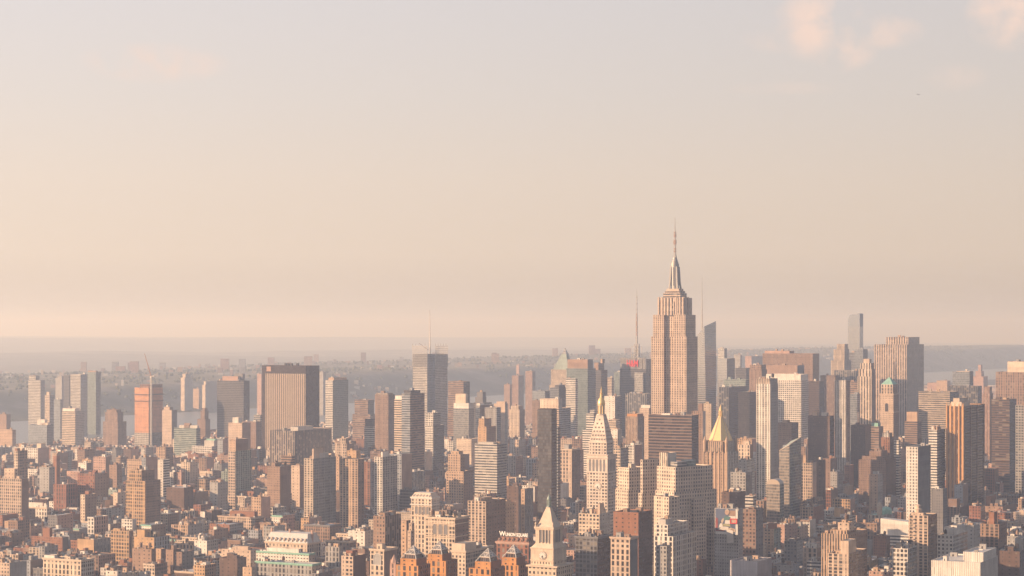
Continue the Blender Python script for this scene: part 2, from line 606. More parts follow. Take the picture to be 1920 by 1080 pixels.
def B(kind, label, xl, xc, xr, yt, D, front, side=None, rf='tar', t=(), ph=(), tk=(), cor=None, lm=None, n=None, par=None, cl=None, group=None, tall=0, phi=None):
    """one building from its outline: left edge, near corner, right edge, top; D = distance, or height above ground if below 400"""
    d = D if D >= 400 else (H - D) * F / (yt - EYE)
    if yt > 878 and D >= 400 and not tall and kind in ('loft_building', 'warehouse', 'apartment_block'):
        hc = {'loft_building': 33, 'warehouse': 26, 'apartment_block': 40}[kind]
        d = max(d, (H - hc) * F / (yt - EYE))       # low blocks, their feet behind nearer roofs
    s = Site(xc, d, phi)
    side = side or front
    w = s.U(xl)
    l = s.V(xr) if xr > xc + .5 else max(14, min(40, w * .8))
    l = max(8, min(l, 140))
    z = s.Z(yt)
    root = s.root(kind, label, CAT.get(kind, kind.replace('_', ' ')), group)
    near = d < 3000
    wc = cl or front.split(':')[1]
    if wc in ('glassg', 'glassb', 'black'):
        wc = 'grey'
    rg = random.Random(hash((round(xl), round(yt))) & 0xffff)
    mb, rb = MB(), MB()
    ph_ = (1.1 if near else .8) if par is None else par
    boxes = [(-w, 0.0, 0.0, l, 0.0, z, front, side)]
    for q in t:
        a, c, r, y = q[:4]
        sb = q[4] if len(q) > 4 else 3.0
        fr, sd = (q[5], q[6]) if len(q) > 6 else ((q[5], q[5]) if len(q) > 5 else (front, side))
        uc = min(max(s.U(c, sb), .5), w - 4)
        ul = min(s.U(a, sb), w - .4)
        vr = s.V(r, uc) if r > c + .5 else sb + max(6, .6 * (l - sb))
        vr = max(min(vr, l - .4), sb + 5)
        boxes.append((-ul, -uc, sb, vr, boxes[-1][5], s.Z(y, uc, sb), fr, sd))
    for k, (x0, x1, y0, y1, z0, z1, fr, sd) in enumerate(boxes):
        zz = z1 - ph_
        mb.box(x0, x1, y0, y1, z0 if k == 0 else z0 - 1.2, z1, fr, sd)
        mb.parapet(x0, x1, y0, y1, zz, z1, COLS and wc, .45)
        rb.face([(x0 + .45, y0 + .45, zz), (x1 - .45, y0 + .45, zz), (x1 - .45, y1 - .45, zz), (x0 + .45, y1 - .45, zz)], rf)
    mb.build('wall', root)
    rb.build('roof', root)
    foot(s, -w, 0, 0, l)
    if cor:
        cb = MB()
        x0, x1, y0, y1, z0, z1 = boxes[0][:6]
        c1 = 'cornice'
        o1, o2 = .45, 1.0
        for (oo, za, zb) in ((o1, z1 - 2.2, z1 - 1.3), (o2, z1 - 1.3, z1 + .12)):
            for (p, q_) in (((x0 - oo, y0 - oo), (x1 + oo, y0 - oo)), ((x1 + oo, y0 - oo), (x1 + oo, y1))):
                cb.wall(p, q_, za, zb, cor)
            cb.face([(x0 - oo, y0 - oo, za), (x0 - oo, y0, za), (x1, y0, za), (x1 + oo, y0 - oo, za)], cor)
            cb.face([(x0 - oo, y0 - oo, zb), (x1 + oo, y0 - oo, zb), (x1, y0 + .02, zb), (x0 - oo, y0 + .02, zb)], cor)
            cb.face([(x1, y0, zb), (x1 + oo, y0 - oo, zb), (x1 + oo, y1, zb), (x1, y1, zb)], cor)
        cb.build(c1, root)
    top = boxes[-1]
    tx0, tx1, ty0, ty1, tz = top[0], top[1], top[2], top[3], top[5]
    for p in ph:
        a, b, y, c = p[:4]
        fr_ = p[4] if len(p) > 4 else .3
        v = ty0 + (ty1 - ty0) * fr_
        x0, x1 = max(-s.U(a, v), tx0 + .6), min(-s.U(b, v), tx1 - .6)
        if x1 - x0 < 2:
            xm = min(max((x0 + x1) / 2, tx0 + 2.0), tx1 - 2.0)
            x0, x1 = xm - 1.2, xm + 1.2
        y1 = min(ty1 - .6, v + max(4.0, (ty1 - ty0) * .4))
        zt = s.Z(y, -x1, v)
        pb = MB()
        cc = c if ':' in c else 'blank:' + c
        pb.box(x0, x1, v, y1, tz - ph_ - .1, max(zt, tz + 1.5), cc, None, 'gravel')
        pb.parapet(x0, x1, v, y1, max(zt, tz + 1.5), max(zt, tz + 1.5) + .4, cc.split(':')[1] if cc.split(':')[1] in COLS else 'grey', .3)
        pb.build('penthouse', root)
    for xp in tk:
        v = ty0 + (ty1 - ty0) * .35
        put('water_tank', rg.choice(['dbrown', 'brown', 'umber']), root, min(max(-s.U(xp, v), tx0 + 2.2), tx1 - 2.2), v, tz - ph_, 1.05, 1.05, 1.05)
    ar = (tx1 - tx0) * (ty1 - ty0)
    if n is None:
        n = max(3, min(12, int(ar / 50))) if near else max(1, min(4, int(ar / 350)))
        if ph:
            n = max(0, n - 2)
    clutter(root, tx0 + 1, tx1 - 1, ty0 + 1, ty1 - 1, tz - ph_, n, wc, rg, near)
    if len(boxes) > 1 and near:
        x0, x1, y0, y1, z0, z1 = boxes[0][:6]
        nx0, nx1 = boxes[1][0], boxes[1][1]
        if nx0 - x0 > 7:
            clutter(root, x0 + 1, nx0 - 1, y0 + 1, y1 - 1, z1 - ph_, 2, wc, rg)
        if x1 - nx1 > 7:
            clutter(root, nx1 + 1, x1 - 1, y0 + 1, y1 - 1, z1 - ph_, 2, wc, rg)
    if lm:
        LAND.append((lm, (xl + xr) / 2, yt))
    s.w, s.l, s.z, s.r = w, l, z, root
    s.top = top
    return s

# ------------------------------------------------------------------ ground, river, far shore
from mathutils import noise as mnoise
FR = R(29.7)
SR, CRV = math.sin(FR), math.cos(FR)
BANK = (-1131.0, 4850.0)
RW = 950.0


def pq(x, y):
    dx, dy = x - BANK[0], y - BANK[1]
    return -CRV * dx + SR * dy, SR * dx + CRV * dy


def xy(p, q):
    return BANK[0] - CRV * p + SR * q, BANK[1] + SR * p + CRV * q


def sst(t):
    t = min(max(t, 0), 1)
    return t * t * (3 - 2 * t)


def ridge(q):
    pts = [(-6000, 45), (-2000, 48), (0, 62), (3450, 92), (5085, 106), (11000, 140), (20000, 150), (90000, 150)]
    for (a, b), (c, d) in zip(pts, pts[1:]):
        if q <= c:
            return b + (d - b) * max(0, (q - a)) / (c - a)
    return pts[-1][1]


def land_h(p, q):
    n = mnoise.fractal(Vector((p / 2600, q / 2600, 0)), 1, 2, 5)
    n2 = mnoise.fractal(Vector((p / 7000, q / 5200, 7)), 1, 2, 4)
    r = ridge(q) * sst((p - RW) / 380) * (1 - .78 * sst((p - RW - 1100) / 3200)) * (1 + .16 * n)
    f = 172 * sst((p - 10500) / 5200) * (1 + .17 * n2)
    g = 60 * sst((p - 5200) / 2500) * (1 - sst((p - 9500) / 2500)) * (.6 + .8 * n)
    return 1.2 + max(r, 0) + max(f, 0) + max(g, 0)


def ground_mat(name, c1, c2, c3, scale):
    m = bpy.data.materials.new(name)
    m.use_nodes = True
    nt = m.node_tree
    b = nt.nodes['Principled BSDF']
    tc = nt.nodes.new('ShaderNodeTexCoord')
    n = nt.nodes.new('ShaderNodeTexNoise')
    n.inputs['Scale'].default_value = scale
    n.inputs['Detail'].default_value = 7
    n.inputs['Roughness'].default_value = .62
    nt.links.new(tc.outputs['Object'], n.inputs['Vector'])
    r = nt.nodes.new('ShaderNodeValToRGB')
    e = r.color_ramp.elements
    e[0].position, e[0].color = .36, (*c1, 1)
    e[1].position, e[1].color = .52, (*c2, 1)
    e2 = e.new(.66)
    e2.color = (*c3, 1)
    nt.links.new(n.outputs[0], r.inputs[0])
    nt.links.new(r.outputs[0], b.inputs['Base Color'])
    b.inputs['Roughness'].default_value = .95
    b.inputs['Specular IOR Level'].default_value = .1
    return m


def structure(name, me, kind='structure'):
    o = bpy.data.objects.new(name, me)
    COL.objects.link(o)
    o['kind'] = kind
    return o


def polar_sheet(name, z, r0, r1, nr, na, a0, a1, m):
    v, f = [], []
    for i in range(nr + 1):
        r = r0 * (r1 / r0) ** (i / nr)
        for j in range(na + 1):
            a = a0 + (a1 - a0) * j / na
            v.append((r * math.sin(a), r * math.cos(a), z - r * r / (2 * RE)))
    w = na + 1
    for i in range(nr):
        for j in range(na):
            f.append((i * w + j, i * w + j + 1, (i + 1) * w + j + 1, (i + 1) * w + j)[::-1])
    me = bpy.data.meshes.new(name)
    me.from_pydata(v, [], f)
    me.materials.append(m)
    return structure(name, me)


polar_sheet('ground', 0.0, 60, 47000, 60, 48, -math.pi, math.pi, ground_mat('street asphalt', (.045, .044, .045), (.07, .068, .066), (.11, .105, .10), .012))


def pq_sheet(name, ps, qs, hf, m):
    v, f = [], []
    for p in ps:
        for q in qs:
            x, y = xy(p, q)
            v.append((x, y, hf(p, q) + drop(x, y)))
    w = len(qs)
    for i in range(len(ps) - 1):
        for j in range(w - 1):
            f.append((i * w + j, i * w + j + 1, (i + 1) * w + j + 1, (i + 1) * w + j))
    me = bpy.data.meshes.new(name)
    me.from_pydata(v, [], f)
    me.materials.append(m)
    for pl in me.polygons:
        pl.use_smooth = True
    return structure(name, me)


def water_mat():
    m = bpy.data.materials.new('river water')
    m.use_nodes = True
    nt = m.node_tree
    b = nt.nodes['Principled BSDF']
    b.inputs['Base Color'].default_value = (.17, .18, .185, 1)
    b.inputs['Roughness'].default_value = .4
    tc = nt.nodes.new('ShaderNodeTexCoord')
    n = nt.nodes.new('ShaderNodeTexNoise')
    n.inputs['Scale'].default_value = .05
    n.inputs['Detail'].default_value = 6
    nt.links.new(tc.outputs['Object'], n.inputs['Vector'])
    bp = nt.nodes.new('ShaderNodeBump')
    bp.inputs['Strength'].default_value = .5
    bp.inputs['Distance'].default_value = .6
    nt.links.new(n.outputs[0], bp.inputs['Height'])
    nt.links.new(bp.outputs[0], b.inputs['Normal'])
    return m


QS = [-8000 + 500 * i for i in range(18)] + [1000 + 260 * i for i in range(50)] + [14000 + 1500 * i for i in range(20)]
pq_sheet('river_water', [0, 320, 640, RW + 5], QS, lambda p, q: .6, water_mat())
PS = [RW + 40 * i for i in range(18)] + [RW + 720 + 110 * i for i in range(36)] + [5700 + 420 * i for i in range(40)] + [22600 + 2200 * i for i in range(6)]
pq_sheet('hills', PS, QS, land_h, ground_mat('far shore land', (.105, .105, .08), (.155, .145, .11), (.25, .22, .185), .006))

# houses and trees on the far shore read as one mass
hb = MB()
hr = random.Random(5)
for i in range(2600):
    p, q = RW + 60 + 4200 * hr.random() ** 1.5, hr.uniform(-1500, 11000)
    x, y = xy(p, q)
    if abs(x) > .27 * y:
        continue
    if mnoise.noise(Vector((p / 500, q / 700, 3))) < (.05 if 1800 < q < 5500 else .25):
        continue
    z = land_h(p, q) + drop(x, y)
    w, l, h = hr.uniform(7, 22), hr.uniform(8, 20), hr.choice([6, 7, 8, 9, 10, 12, 14, 20])
    c = hr.choice(['white', 'cream', 'pale', 'tan', 'pink', 'umber', 'grey', 'silver', 'stone', 'brown'])
    b = MB()
    hb.box(x - w / 2, x + w / 2, y - l / 2, y + l / 2, z - 8, z + h, c, None, hr.choice(['tar', 'gravel', 'brown', 'grey']))
for i in range(46):
    p, q = RW + 40 + 2600 * hr.random(), hr.uniform(-800, 8000)
    x, y = xy(p, q)
    z = land_h(p, q) + drop(x, y)
    w, l, h = hr.uniform(18, 40), hr.uniform(16, 24), hr.uniform(22, 58)
    hb.box(x - w / 2, x + w / 2, y - l / 2, y + l / 2, z - 8, z + h, hr.choice(['small:pink', 'small:pale', 'small:grey', 'small:tan', 'small:umber']), None, 'gravel')
structure('distant_houses', hb.mesh('distant_houses'), 'stuff')

leaf = ground_mat('far foliage', (.065, .08, .05), (.09, .10, .065), (.12, .12, .08), .08)
tb = MB()
for i in range(9000):
    p, q = RW + 20 + 2600 * hr.random() ** 1.2, hr.uniform(-1500, 12000)
    x, y = xy(p, q)
    if abs(x) > .27 * y:
        continue
    z = land_h(p, q) + drop(x, y)
    if mnoise.noise(Vector((p / 300, q / 420, 9))) < -.05:
        continue
    r = hr.uniform(3.5, 7.5)
    tb.lathe(x, y, [(r * .5, z - 2), (r * hr.uniform(.9, 1.15), z + r * .5), (r * hr.uniform(.7, .95), z + r * 1.1), (0, z + r * hr.uniform(1.4, 1.8))], leaf, 6, hr.random() * 3)
structure('far_woodland', tb.mesh('far_woodland'), 'stuff')

# ------------------------------------------------------------------ buildings, left to right, far to near
AT, AB, OT, OB, LB, WH = 'apartment_tower', 'apartment_block', 'office_tower', 'office_block', 'loft_building', 'warehouse'
# --- west side, far left
B(AB, 'tan slab block cut off by the left edge of the photo, below the far towers', -30, 23, 30, 806, 4300, 'small:tan')
B(AB, 'dim brown block rising behind the tan slab at the left edge', -20, 12, 20, 777, 4800, 'small:umber')
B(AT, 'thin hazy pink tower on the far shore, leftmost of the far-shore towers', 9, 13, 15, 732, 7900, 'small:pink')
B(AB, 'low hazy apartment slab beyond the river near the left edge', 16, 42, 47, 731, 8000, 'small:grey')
B(AT, 'slim grey beige glass tower with notched top, leftmost of the riverside towers', 53, 76, 84, 713, 5200, 'ribbon:pale', 'glass:bluegrey', t=[(53, 67, 76, 705, 2)], lm='the slim notched riverside tower')
B(AT, 'narrow cream tower with lit window bands beside the slim notched tower', 84, 93, 102, 741, 5100, 'grid:cream', 'ribbon:grey', ph=[(85, 92, 735, 'cream')])
B(OB, 'plain bluish glass block between the narrow cream tower and the twin glass towers', 101, 113, 118, 749, 5000, 'glass:bluegrey')
B(AT, 'dim rounded-off tower half hidden behind the twin glass towers', 104, 116, 121, 709, 5900, 'small:grey', t=[(108, 116, 120, 706)])
B(AT, 'dark slab edge standing just left of the twin glass towers', 119, 130, 136, 704, 5600, 'dark:dgrey')
B(AT, 'left one of the twin riverside glass towers, striped front and dark side', 132, 151, 164, 702, 5300, 'ribbon:pale', 'glass:bluegrey', lm='the twin glass towers')
B(AT, 'right one of the twin riverside glass towers, taller with a boxed crown', 164, 180, 189, 698, 5400, 'glass:glassg', 'ribbon:dgrey', ph=[(150, 186, 695.5, 'umber', .05)])
B(AT, 'shorter striped tower with sloping sunlit top in front of the twin glass towers', 116, 141, 158, 771, 4600, 'ribbon:cream', 'glass:bluegrey', t=[(117, 140, 150, 766, 2, 'blank:white')], lm='the shorter striped tower')
B(OB, 'broad dark glass block with white penthouse below the slim notched tower', 53, 88, 99, 797, 4700, 'glass:bluegrey', 'dark:dgrey', ph=[(70, 84, 787, 'white'), (76, 90, 793, 'cream')])
B(AT, 'stepped brown stone tower with round banded crown by the river', 193, 221, 237, 791, 4500, 'rib:umber', 'rib:brown', t=[(197, 220, 231, 773, 3), (200, 218, 227, 768, 6)], lm='the round-crowned brown tower')
B(AB, 'small sunlit tan block at the foot of the twin glass towers', 158, 170, 175, 829, 4100, 'ribbon:cream')
B(OB, 'dark glass block with a round window beside the small tan block', 175, 188, 195, 830, 4100, 'glass:dgrey')
B(AT, 'slender beige tower with pointed top right of the orange construction tower', 304, 322, 332, 769, 4400, 'small:sand', 'small:dgrey', t=[(307, 318, 324, 763, 3)])
B(OB, 'white arcaded block with tall windows under the riverside glass towers, far left', 26, 71, 92, 840, 3800, 'arch:white', 'blank:pink', ph=[(35, 41, 832, 'tan'), (69, 84, 832, 'cream')], lm='the white arcaded block')
B(OB, 'grey green banded block with rooftop tank, in front of the river', 326, 368, 376, 803, 4100, 'ribbon:green', 'ribbon:green', ph=[(336, 374, 798, 'pale'), (345, 356, 794, 'umber')], tk=[355], lm='the green banded block')
B(AT, 'brown spired tower with stepped shoulders standing before the river', 370, 385, 394, 786, 4700, 'rib:umber', 'rib:brown', t=[(376, 384, 392, 770, 4), (379, 384, 389, 765, 8)])
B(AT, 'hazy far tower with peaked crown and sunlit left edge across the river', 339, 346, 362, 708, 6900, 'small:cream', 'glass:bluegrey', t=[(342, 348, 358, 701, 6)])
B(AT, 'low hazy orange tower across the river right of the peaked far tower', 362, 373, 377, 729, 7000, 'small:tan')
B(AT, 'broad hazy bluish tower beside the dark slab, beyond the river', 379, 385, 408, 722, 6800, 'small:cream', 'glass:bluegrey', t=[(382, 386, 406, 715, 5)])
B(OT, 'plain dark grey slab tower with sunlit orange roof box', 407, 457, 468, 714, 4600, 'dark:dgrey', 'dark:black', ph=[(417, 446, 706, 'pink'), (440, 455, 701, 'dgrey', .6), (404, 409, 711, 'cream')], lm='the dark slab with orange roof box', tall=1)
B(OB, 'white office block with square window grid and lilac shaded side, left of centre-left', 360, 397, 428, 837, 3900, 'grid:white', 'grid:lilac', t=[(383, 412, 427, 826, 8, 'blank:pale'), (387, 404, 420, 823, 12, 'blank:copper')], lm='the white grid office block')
B(AT, 'tan stepped brick tower with white roof box left of the giant bronze slab', 428, 454, 470, 793, 3700, 'small:sand', 'blank:umber', ph=[(436, 447, 783, 'white')], lm='the tan stepped tower')
B(OB, 'dim brown windowless block between the tan stepped tower and the giant slab', 446, 480, 490, 791, 4100, 'few:brown')
B(OB, 'banded grey block peeking left of the giant bronze slab', 476, 488, 493, 778, 4250, 'ribbon:grey')
B(AT, 'tall brown tower with lit window column and dark balcony side, before the giant slab', 428, 441, 471, 846, 3000, 'grid:sand', 'balc:green', t=[(428.5, 448, 465, 824, 2, 'few:tan', 'blank:brown')], lm='the brown balcony tower')
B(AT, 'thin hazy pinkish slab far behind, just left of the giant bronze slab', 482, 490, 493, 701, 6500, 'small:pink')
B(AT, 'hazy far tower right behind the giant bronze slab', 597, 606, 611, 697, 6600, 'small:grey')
sBZ = B(OT, 'giant bronze slab tower with dark frame and pale sunlit window field', 491, 573, 599, 686, 3900, 'dark:bronze', 'dark:bronze', rf='dgrey', n=0, lm='the giant bronze slab')
g = MB()
x0, x1 = -sBZ.U(497.5, -.4), -sBZ.U(572.5, -.4)
g.box(x0, x1, -.4, .5, 20, sBZ.Z(701), 'mesh:sand', None, 'dgrey')  # pale panel colour stands in for sunlight reflected by the front
g.build('window_field', sBZ.r)
g = MB()
g.box(-sBZ.U(500, 0), -sBZ.U(508, 0), -.5, .4, sBZ.Z(697), sBZ.Z(688), 'blank:pink', None, 'pink')
g.build('sign_panel', sBZ.r)
for px in (536, 541, 547, 558):
    g = MB()
    x = -sBZ.U(px, 14)
    g.box(x - 2, x + 2, 12, 16, sBZ.z - 1, sBZ.z + 4.5, 'black', None, 'dgrey')
    g.build('roof_machine', sBZ.r)
B(OB, 'dark long block with close vertical pale fins below the giant bronze slab', 506, 552, 622, 808, 3500, 'fin:sand', 'fin:umber', ph=[(545, 592, 801, 'pale', .1)], lm='the finned block')
B(AB, 'brown brick tower block with tan lower annex left of the finned block', 501, 525, 545, 875, 2800, 'small:umber', 'blank:brown', ph=[(509, 520, 868, 'umber')])
B(AB, 'plain brown block with banded front behind the brown brick tower block', 527, 547, 551, 855, 3050, 'ribbon:umber')
B(AB, 'cream low tower right of the plain brown banded block', 546, 562, 572, 873, 2900, 'few:sand', 'small:umber')
# --- centre left
B(AT, 'white striped apartment tower with teal glass side, right of the giant bronze slab', 610, 624, 653, 713, 4400, 'ribbon:white', 'glass:glassg', t=[(616, 632, 650, 708, 5, 'blank:tan')], lm='the white striped teal tower')
B(OB, 'brown stepped office block with dark glass penthouse right of the white teal tower', 661, 694, 707, 777, 4200, 'ribbon:umber', 'glass:bluegrey', t=[(665, 690, 702, 750, 3, 'ribbon:umber', 'glass:glassb')])
B(OB, 'pale block with a dark boxed roof left of the ornate ribbed brown tower', 683, 699, 704, 800, 4000, 'ribbon:pale', t=[(684, 699, 703, 785, 2, 'dark:dbrown')])
B(AT, 'ornate ribbed brown tower with close vertical windows, left of the dark banded tower', 703, 728, 740, 740, 3900, 'rib:umber', 'rib:brown', t=[(704, 727, 739, 737, 3, 'strip:stone')], lm='the ornate ribbed tower')
B(AT, 'cream tower edge with lit bands attached left of the dark banded tower', 739, 754, 760, 749, 3450, 'ribbon:cream', t=[(740, 753, 758, 742, 3, 'blank:white')])
B(OT, 'tall dark brown banded tower left of the latticed tower with the thin mast', 753, 769, 796, 738, 3300, 'ribbon:bluegrey', 'ribbon:brown', t=[(757, 770, 788, 732, 3, 'dark:dgrey')], lm='the dark banded tower')
B(AB, 'pale cream strip block in front of the dark banded tower', 745, 753, 757, 886, 3150, 'blank:cream')
B(AB, 'dark glass tower with a sunlit white lattice front, below the masted tower', 797, 812, 833, 798, 3600, 'grid:white', 'dark:dgrey', t=[(798, 812, 826, 774, 2, 'grid:white', 'dark:grey')], lm='the white lattice front')
B(OT, 'purple brown box tower with bands below its blank top, right of the masted tower', 840, 869, 881, 716, 4300, 'ribbon:umber', 'ribbon:dbrown', t=[(840.3, 868.6, 880, 715.5, .6, 'strip:umber', 'blank:dbrown')], lm='the purple brown box tower')
B(OB, 'glassy tower with white blank crown in front of the purple brown box tower', 850, 879, 889, 766, 3800, 'glass:steel', 'glass:dgrey', t=[(850.3, 879, 888, 756, .5, 'blank:white', 'blank:pale')], ph=[(854, 873, 739, 'cream')], lm='the white-crowned glass tower')
B(OB, 'dark tower with folded slanting roof right of the white-crowned glass tower', 888, 906, 922, 755, 4200, 'dark:dgrey', 'glass:bluegrey', t=[(891, 905, 912, 745, 3, 'blank:dgrey'), (894, 905, 911, 735, 5, 'blank:dgrey')])
B(OB, 'small white slanted-top block with dark glass, before the folded roof tower', 892, 900, 925, 760, 4000, 'glass:pale', 'rib:brown', t=[(893, 900, 908, 756, 2, 'blank:white')])
B(OB, 'bluish grey office block with dark side, left of the slanted beige block', 909, 931, 939, 764, 3900, 'rib:grey', 'dark:bluegrey')
B(AT, 'beige slab with slanted roof standing in front of the far twin pink towers', 926, 947, 952, 757, 4000, 'blank:sand', 'small:grey', t=[(931, 947, 951, 753, 3)])
B(AB, 'sunlit ochre stepped brick building with plain front, below the folded roof tower', 896, 912, 930, 800, 3400, 'few:ochre', 'small:umber', t=[(896.5, 908, 921, 785, 2, 'few:ochre', 'few:umber')], lm='the ochre stepped building')
B(OB, 'pale horizontal-banded office block right of centre-left, with blank brown roof box', 890, 932, 950, 833, 3000, 'ribbon:pale', 'ribbon:grey', ph=[(893, 925, 831, 'pale')], lm='the pale banded office block')
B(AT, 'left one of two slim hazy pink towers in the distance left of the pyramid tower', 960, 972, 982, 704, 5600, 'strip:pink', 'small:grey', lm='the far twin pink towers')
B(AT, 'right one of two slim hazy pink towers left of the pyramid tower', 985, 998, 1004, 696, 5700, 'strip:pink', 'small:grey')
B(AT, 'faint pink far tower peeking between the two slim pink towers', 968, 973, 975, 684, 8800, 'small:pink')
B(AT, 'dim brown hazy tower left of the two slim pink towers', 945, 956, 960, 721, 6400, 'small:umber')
B(AB, 'ornate cream building with stepped sunlit tops at the foot of the slim pink towers', 955, 974, 984, 768, 4600, 'rib:cream', 'small:umber', t=[(958, 972, 980, 761, 3)])
B(OB, 'bluish low tower before the slim pink towers, left of the dark slanted glass tower', 998, 1022, 1031, 733, 4600, 'glass:bluegrey', 'dark:dgrey')
B(OB, 'brown striped office slab left of the cream-capped banded tower', 998, 1011, 1018, 751, 4150, 'rib:umber', 'dark:brown')
B(OT, 'cream-capped tower with ribbon windows behind the slim dark mirror tower', 1011, 1048, 1070, 766, 3700, 'ribbon:sand', 'ribbon:bluegrey', t=[(1012, 1047, 1054, 748, 2, 'few:cream', 'blank:grey')], lm='the cream-capped banded tower')
B(OT, 'dark glass tower with slanted roof below the copper-topped pyramid tower', 1031, 1048, 1061, 727, 4500, 'dark:bluegrey', 'dark:black', t=[(1040, 1055, 1060, 722, 2, 'dark:dgrey')])
B(OT, 'broad green glass tower with brown cap and striped left edge, right of the pyramid tower', 1062, 1102, 1117, 691, 4400, 'glass:glassg', 'dark:bluegrey', t=[(1064, 1102, 1112, 674, 1.5, 'blank:umber', 'blank:dgrey')], lm='the green glass tower')
B(OB, 'white and dark striped slab attached below the green glass tower', 1061, 1079, 1083, 710, 4250, 'ribbon:white')
B(OT, 'dark tower with crooked faceted top right of the green glass tower', 1113, 1127, 1139, 694, 4600, 'dark:dgrey', 'dark:umber', t=[(1114, 1122, 1134, 680, 3, 'blank:umber', 'dark:grey'), (1126, 1130, 1134, 673, 8, 'blank:tan', 'dark:grey')])
B(AB, 'light banded block peeking out right of the crooked-topped dark tower', 1138, 1147, 1152, 708, 5000, 'ribbon:cream')
B(OB, 'hazy green glass slab left of the tower with the red rooftop letters', 1151, 1163, 1168, 697, 4800, 'glass:glassg', 'ribbon:pale')
B(OB, 'grey gridded block in front of the tower with the red rooftop letters', 1173, 1212, 1222, 738, 4200, 'fin:grey', lm='the grey gridded block')
B(AB, 'white blank-fronted tower with dark side behind the gilded clock tower', 1133, 1153, 1166, 743, 4000, 'few:white', 'ribbon:dgrey')
B(AB, 'white stepped building left behind the clock tower with the gilded top', 1092, 1113, 1124, 807, 3400, 'ribbon:white', 'grid:grey', t=[(1099, 1113, 1121, 776, 3, 'ribbon:white'), (1106, 1114, 1119, 769, 8, 'ribbon:white')], lm='the white stepped building')
B(AB, 'pale ribbed block right behind the gilded clock tower', 1141, 1155, 1162, 787, 3600, 'ribbon:cream', 'ribbon:pale')
B(AB, 'cream block with white roof pavilion right of the gilded clock tower', 1144, 1158, 1168, 822, 3200, 'big:sand', 'few:grey', t=[(1146, 1158, 1166, 805, 3, 'few:white', 'blank:grey')])
B(AB, 'slim cream gridded block tucked behind the white stepped complex, right of clock tower', 1150, 1163, 1178, 840, 2900, 'grid:cream', 'grid:grey')
B(OT, 'sunlit tan tower with orange cap and vertical stripes left of the broad bronze block', 1173, 1195, 1208, 781, 3500, 'strip:tan', 'strip:umber', t=[(1176, 1195, 1206, 776, 2, 'blank:orange', 'blank:rust')], lm='the orange-capped striped tower')
B(OT, 'pale tower with white roof tank at the foot of the tallest skyscraper', 1199, 1217, 1224, 765, 3650, 'small:sand', 'small:umber', ph=[(1202, 1222, 760, 'white')])
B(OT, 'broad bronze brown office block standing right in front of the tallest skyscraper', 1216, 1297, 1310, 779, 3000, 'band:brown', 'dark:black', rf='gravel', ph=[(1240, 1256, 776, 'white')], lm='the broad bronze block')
B(AT, 'purple brown tower with pale flank behind the broad bronze block', 1297, 1318, 1323, 771, 3150, 'rib:umber', 'blank:pale', ph=[(1309, 1317, 757, 'brown')])
B(AT, 'slim blank tan slab between the broad bronze block and the gold pyramid', 1318, 1334, 1336, 757, 3350, 'few:stone')
B(AT, 'slender dark mirror-glass tower standing alone left of the gilded clock tower', 1008, 1034, 1044, 768, 2700, 'glass:bronze', 'dark:dbrown', rf='dbrown', n=0, t=[(1008.4, 1033.8, 1043.4, 766.5, .5, 'dark:bronze')], lm='the slender dark mirror tower')
B(AT, 'bluish glass balcony wing on the right of the slender dark mirror tower', 1034, 1046, 1050, 801, 2730, 'ribbon:bluegrey', 'ribbon:umber')
B(AB, 'pale ornate palazzo block right of the slender dark mirror tower', 1049, 1072, 1088, 842, 3000, 'arch:sand', 'rib:brown', ph=[(1058, 1066, 834, 'grey')], cor='cream')
# --- right of centre: midtown
B(AT, 'pale glass tower with dark side beyond the twisted glass tower', 1345, 1363, 1378, 672, 5000, 'mirror:pale', 'dark:umber', t=[(1346, 1358, 1363, 653, 2, 'glass:white', 'glass:bluegrey')])
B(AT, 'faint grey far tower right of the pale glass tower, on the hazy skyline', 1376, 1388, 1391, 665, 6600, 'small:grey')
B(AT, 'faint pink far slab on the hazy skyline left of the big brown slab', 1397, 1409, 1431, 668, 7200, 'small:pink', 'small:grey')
B(OB, 'small dark cube tower below the faint pink far slab', 1379, 1399, 1406, 690, 4900, 'dark:dgrey')
B(OB, 'sunlit pale green glass block with flat top above the dark ribbed block', 1357, 1398, 1406, 712, 4300, 'glass:green', rf='silver')
B(OB, 'massive dark block with thin vertical ribs right of the gold pyramid', 1348, 1366, 1400, 726, 4000, 'fin:dgrey', 'dark:dbrown', rf='green', lm='the dark ribbed block')
B(OB, 'dark blank-sided block adjoining the dark ribbed block', 1384, 1405, 1418, 735, 3850, 'dark:black', 'dark:dbrown')
B(OT, 'brown masonry tower with loggia crown left of the white gridded slab', 1405, 1428, 1438, 693, 4200, 'rib:umber', 'rib:brown', t=[(1406, 1427, 1437, 684, 1.5, 'big:umber')])
B(OT, 'biggest brown slab with a blank broad face on the skyline right of centre', 1430, 1524, 1536, 663, 4600, 'rib:umber', 'strip:dbrown', t=[(1431, 1480, 1500, 658, 12, 'blank:pink')], lm='the biggest brown slab')
B(OB, 'lower brown blank block with rooftop dishes in front of the biggest brown slab', 1434, 1495, 1508, 685, 4450, 'blank:umber', 'blank:dgrey', n=3)
B(OT, 'white slab with dark window bands, broad and bright, right of the ribbed white tower', 1436, 1502, 1516, 713, 4000, 'grid:white', 'grid:white', rf='silver', t=[(1436.5, 1501.5, 1515, 702, .6, 'blank:white')], n=2, lm='the white banded slab')
B(AT, 'slender white balcony tower with fluted crown and grey side', 1418, 1444, 1459, 720, 2900, 'balc:white', 'few:grey', t=[(1418.4, 1443.6, 1458, 710, .6, 'strip:sand', 'few:grey')], lm='the slender white balcony tower')
B(OT, 'dark shaded office tower right of the white banded slab', 1514, 1536, 1545, 715, 4300, 'dark:dbrown', 'dark:black')
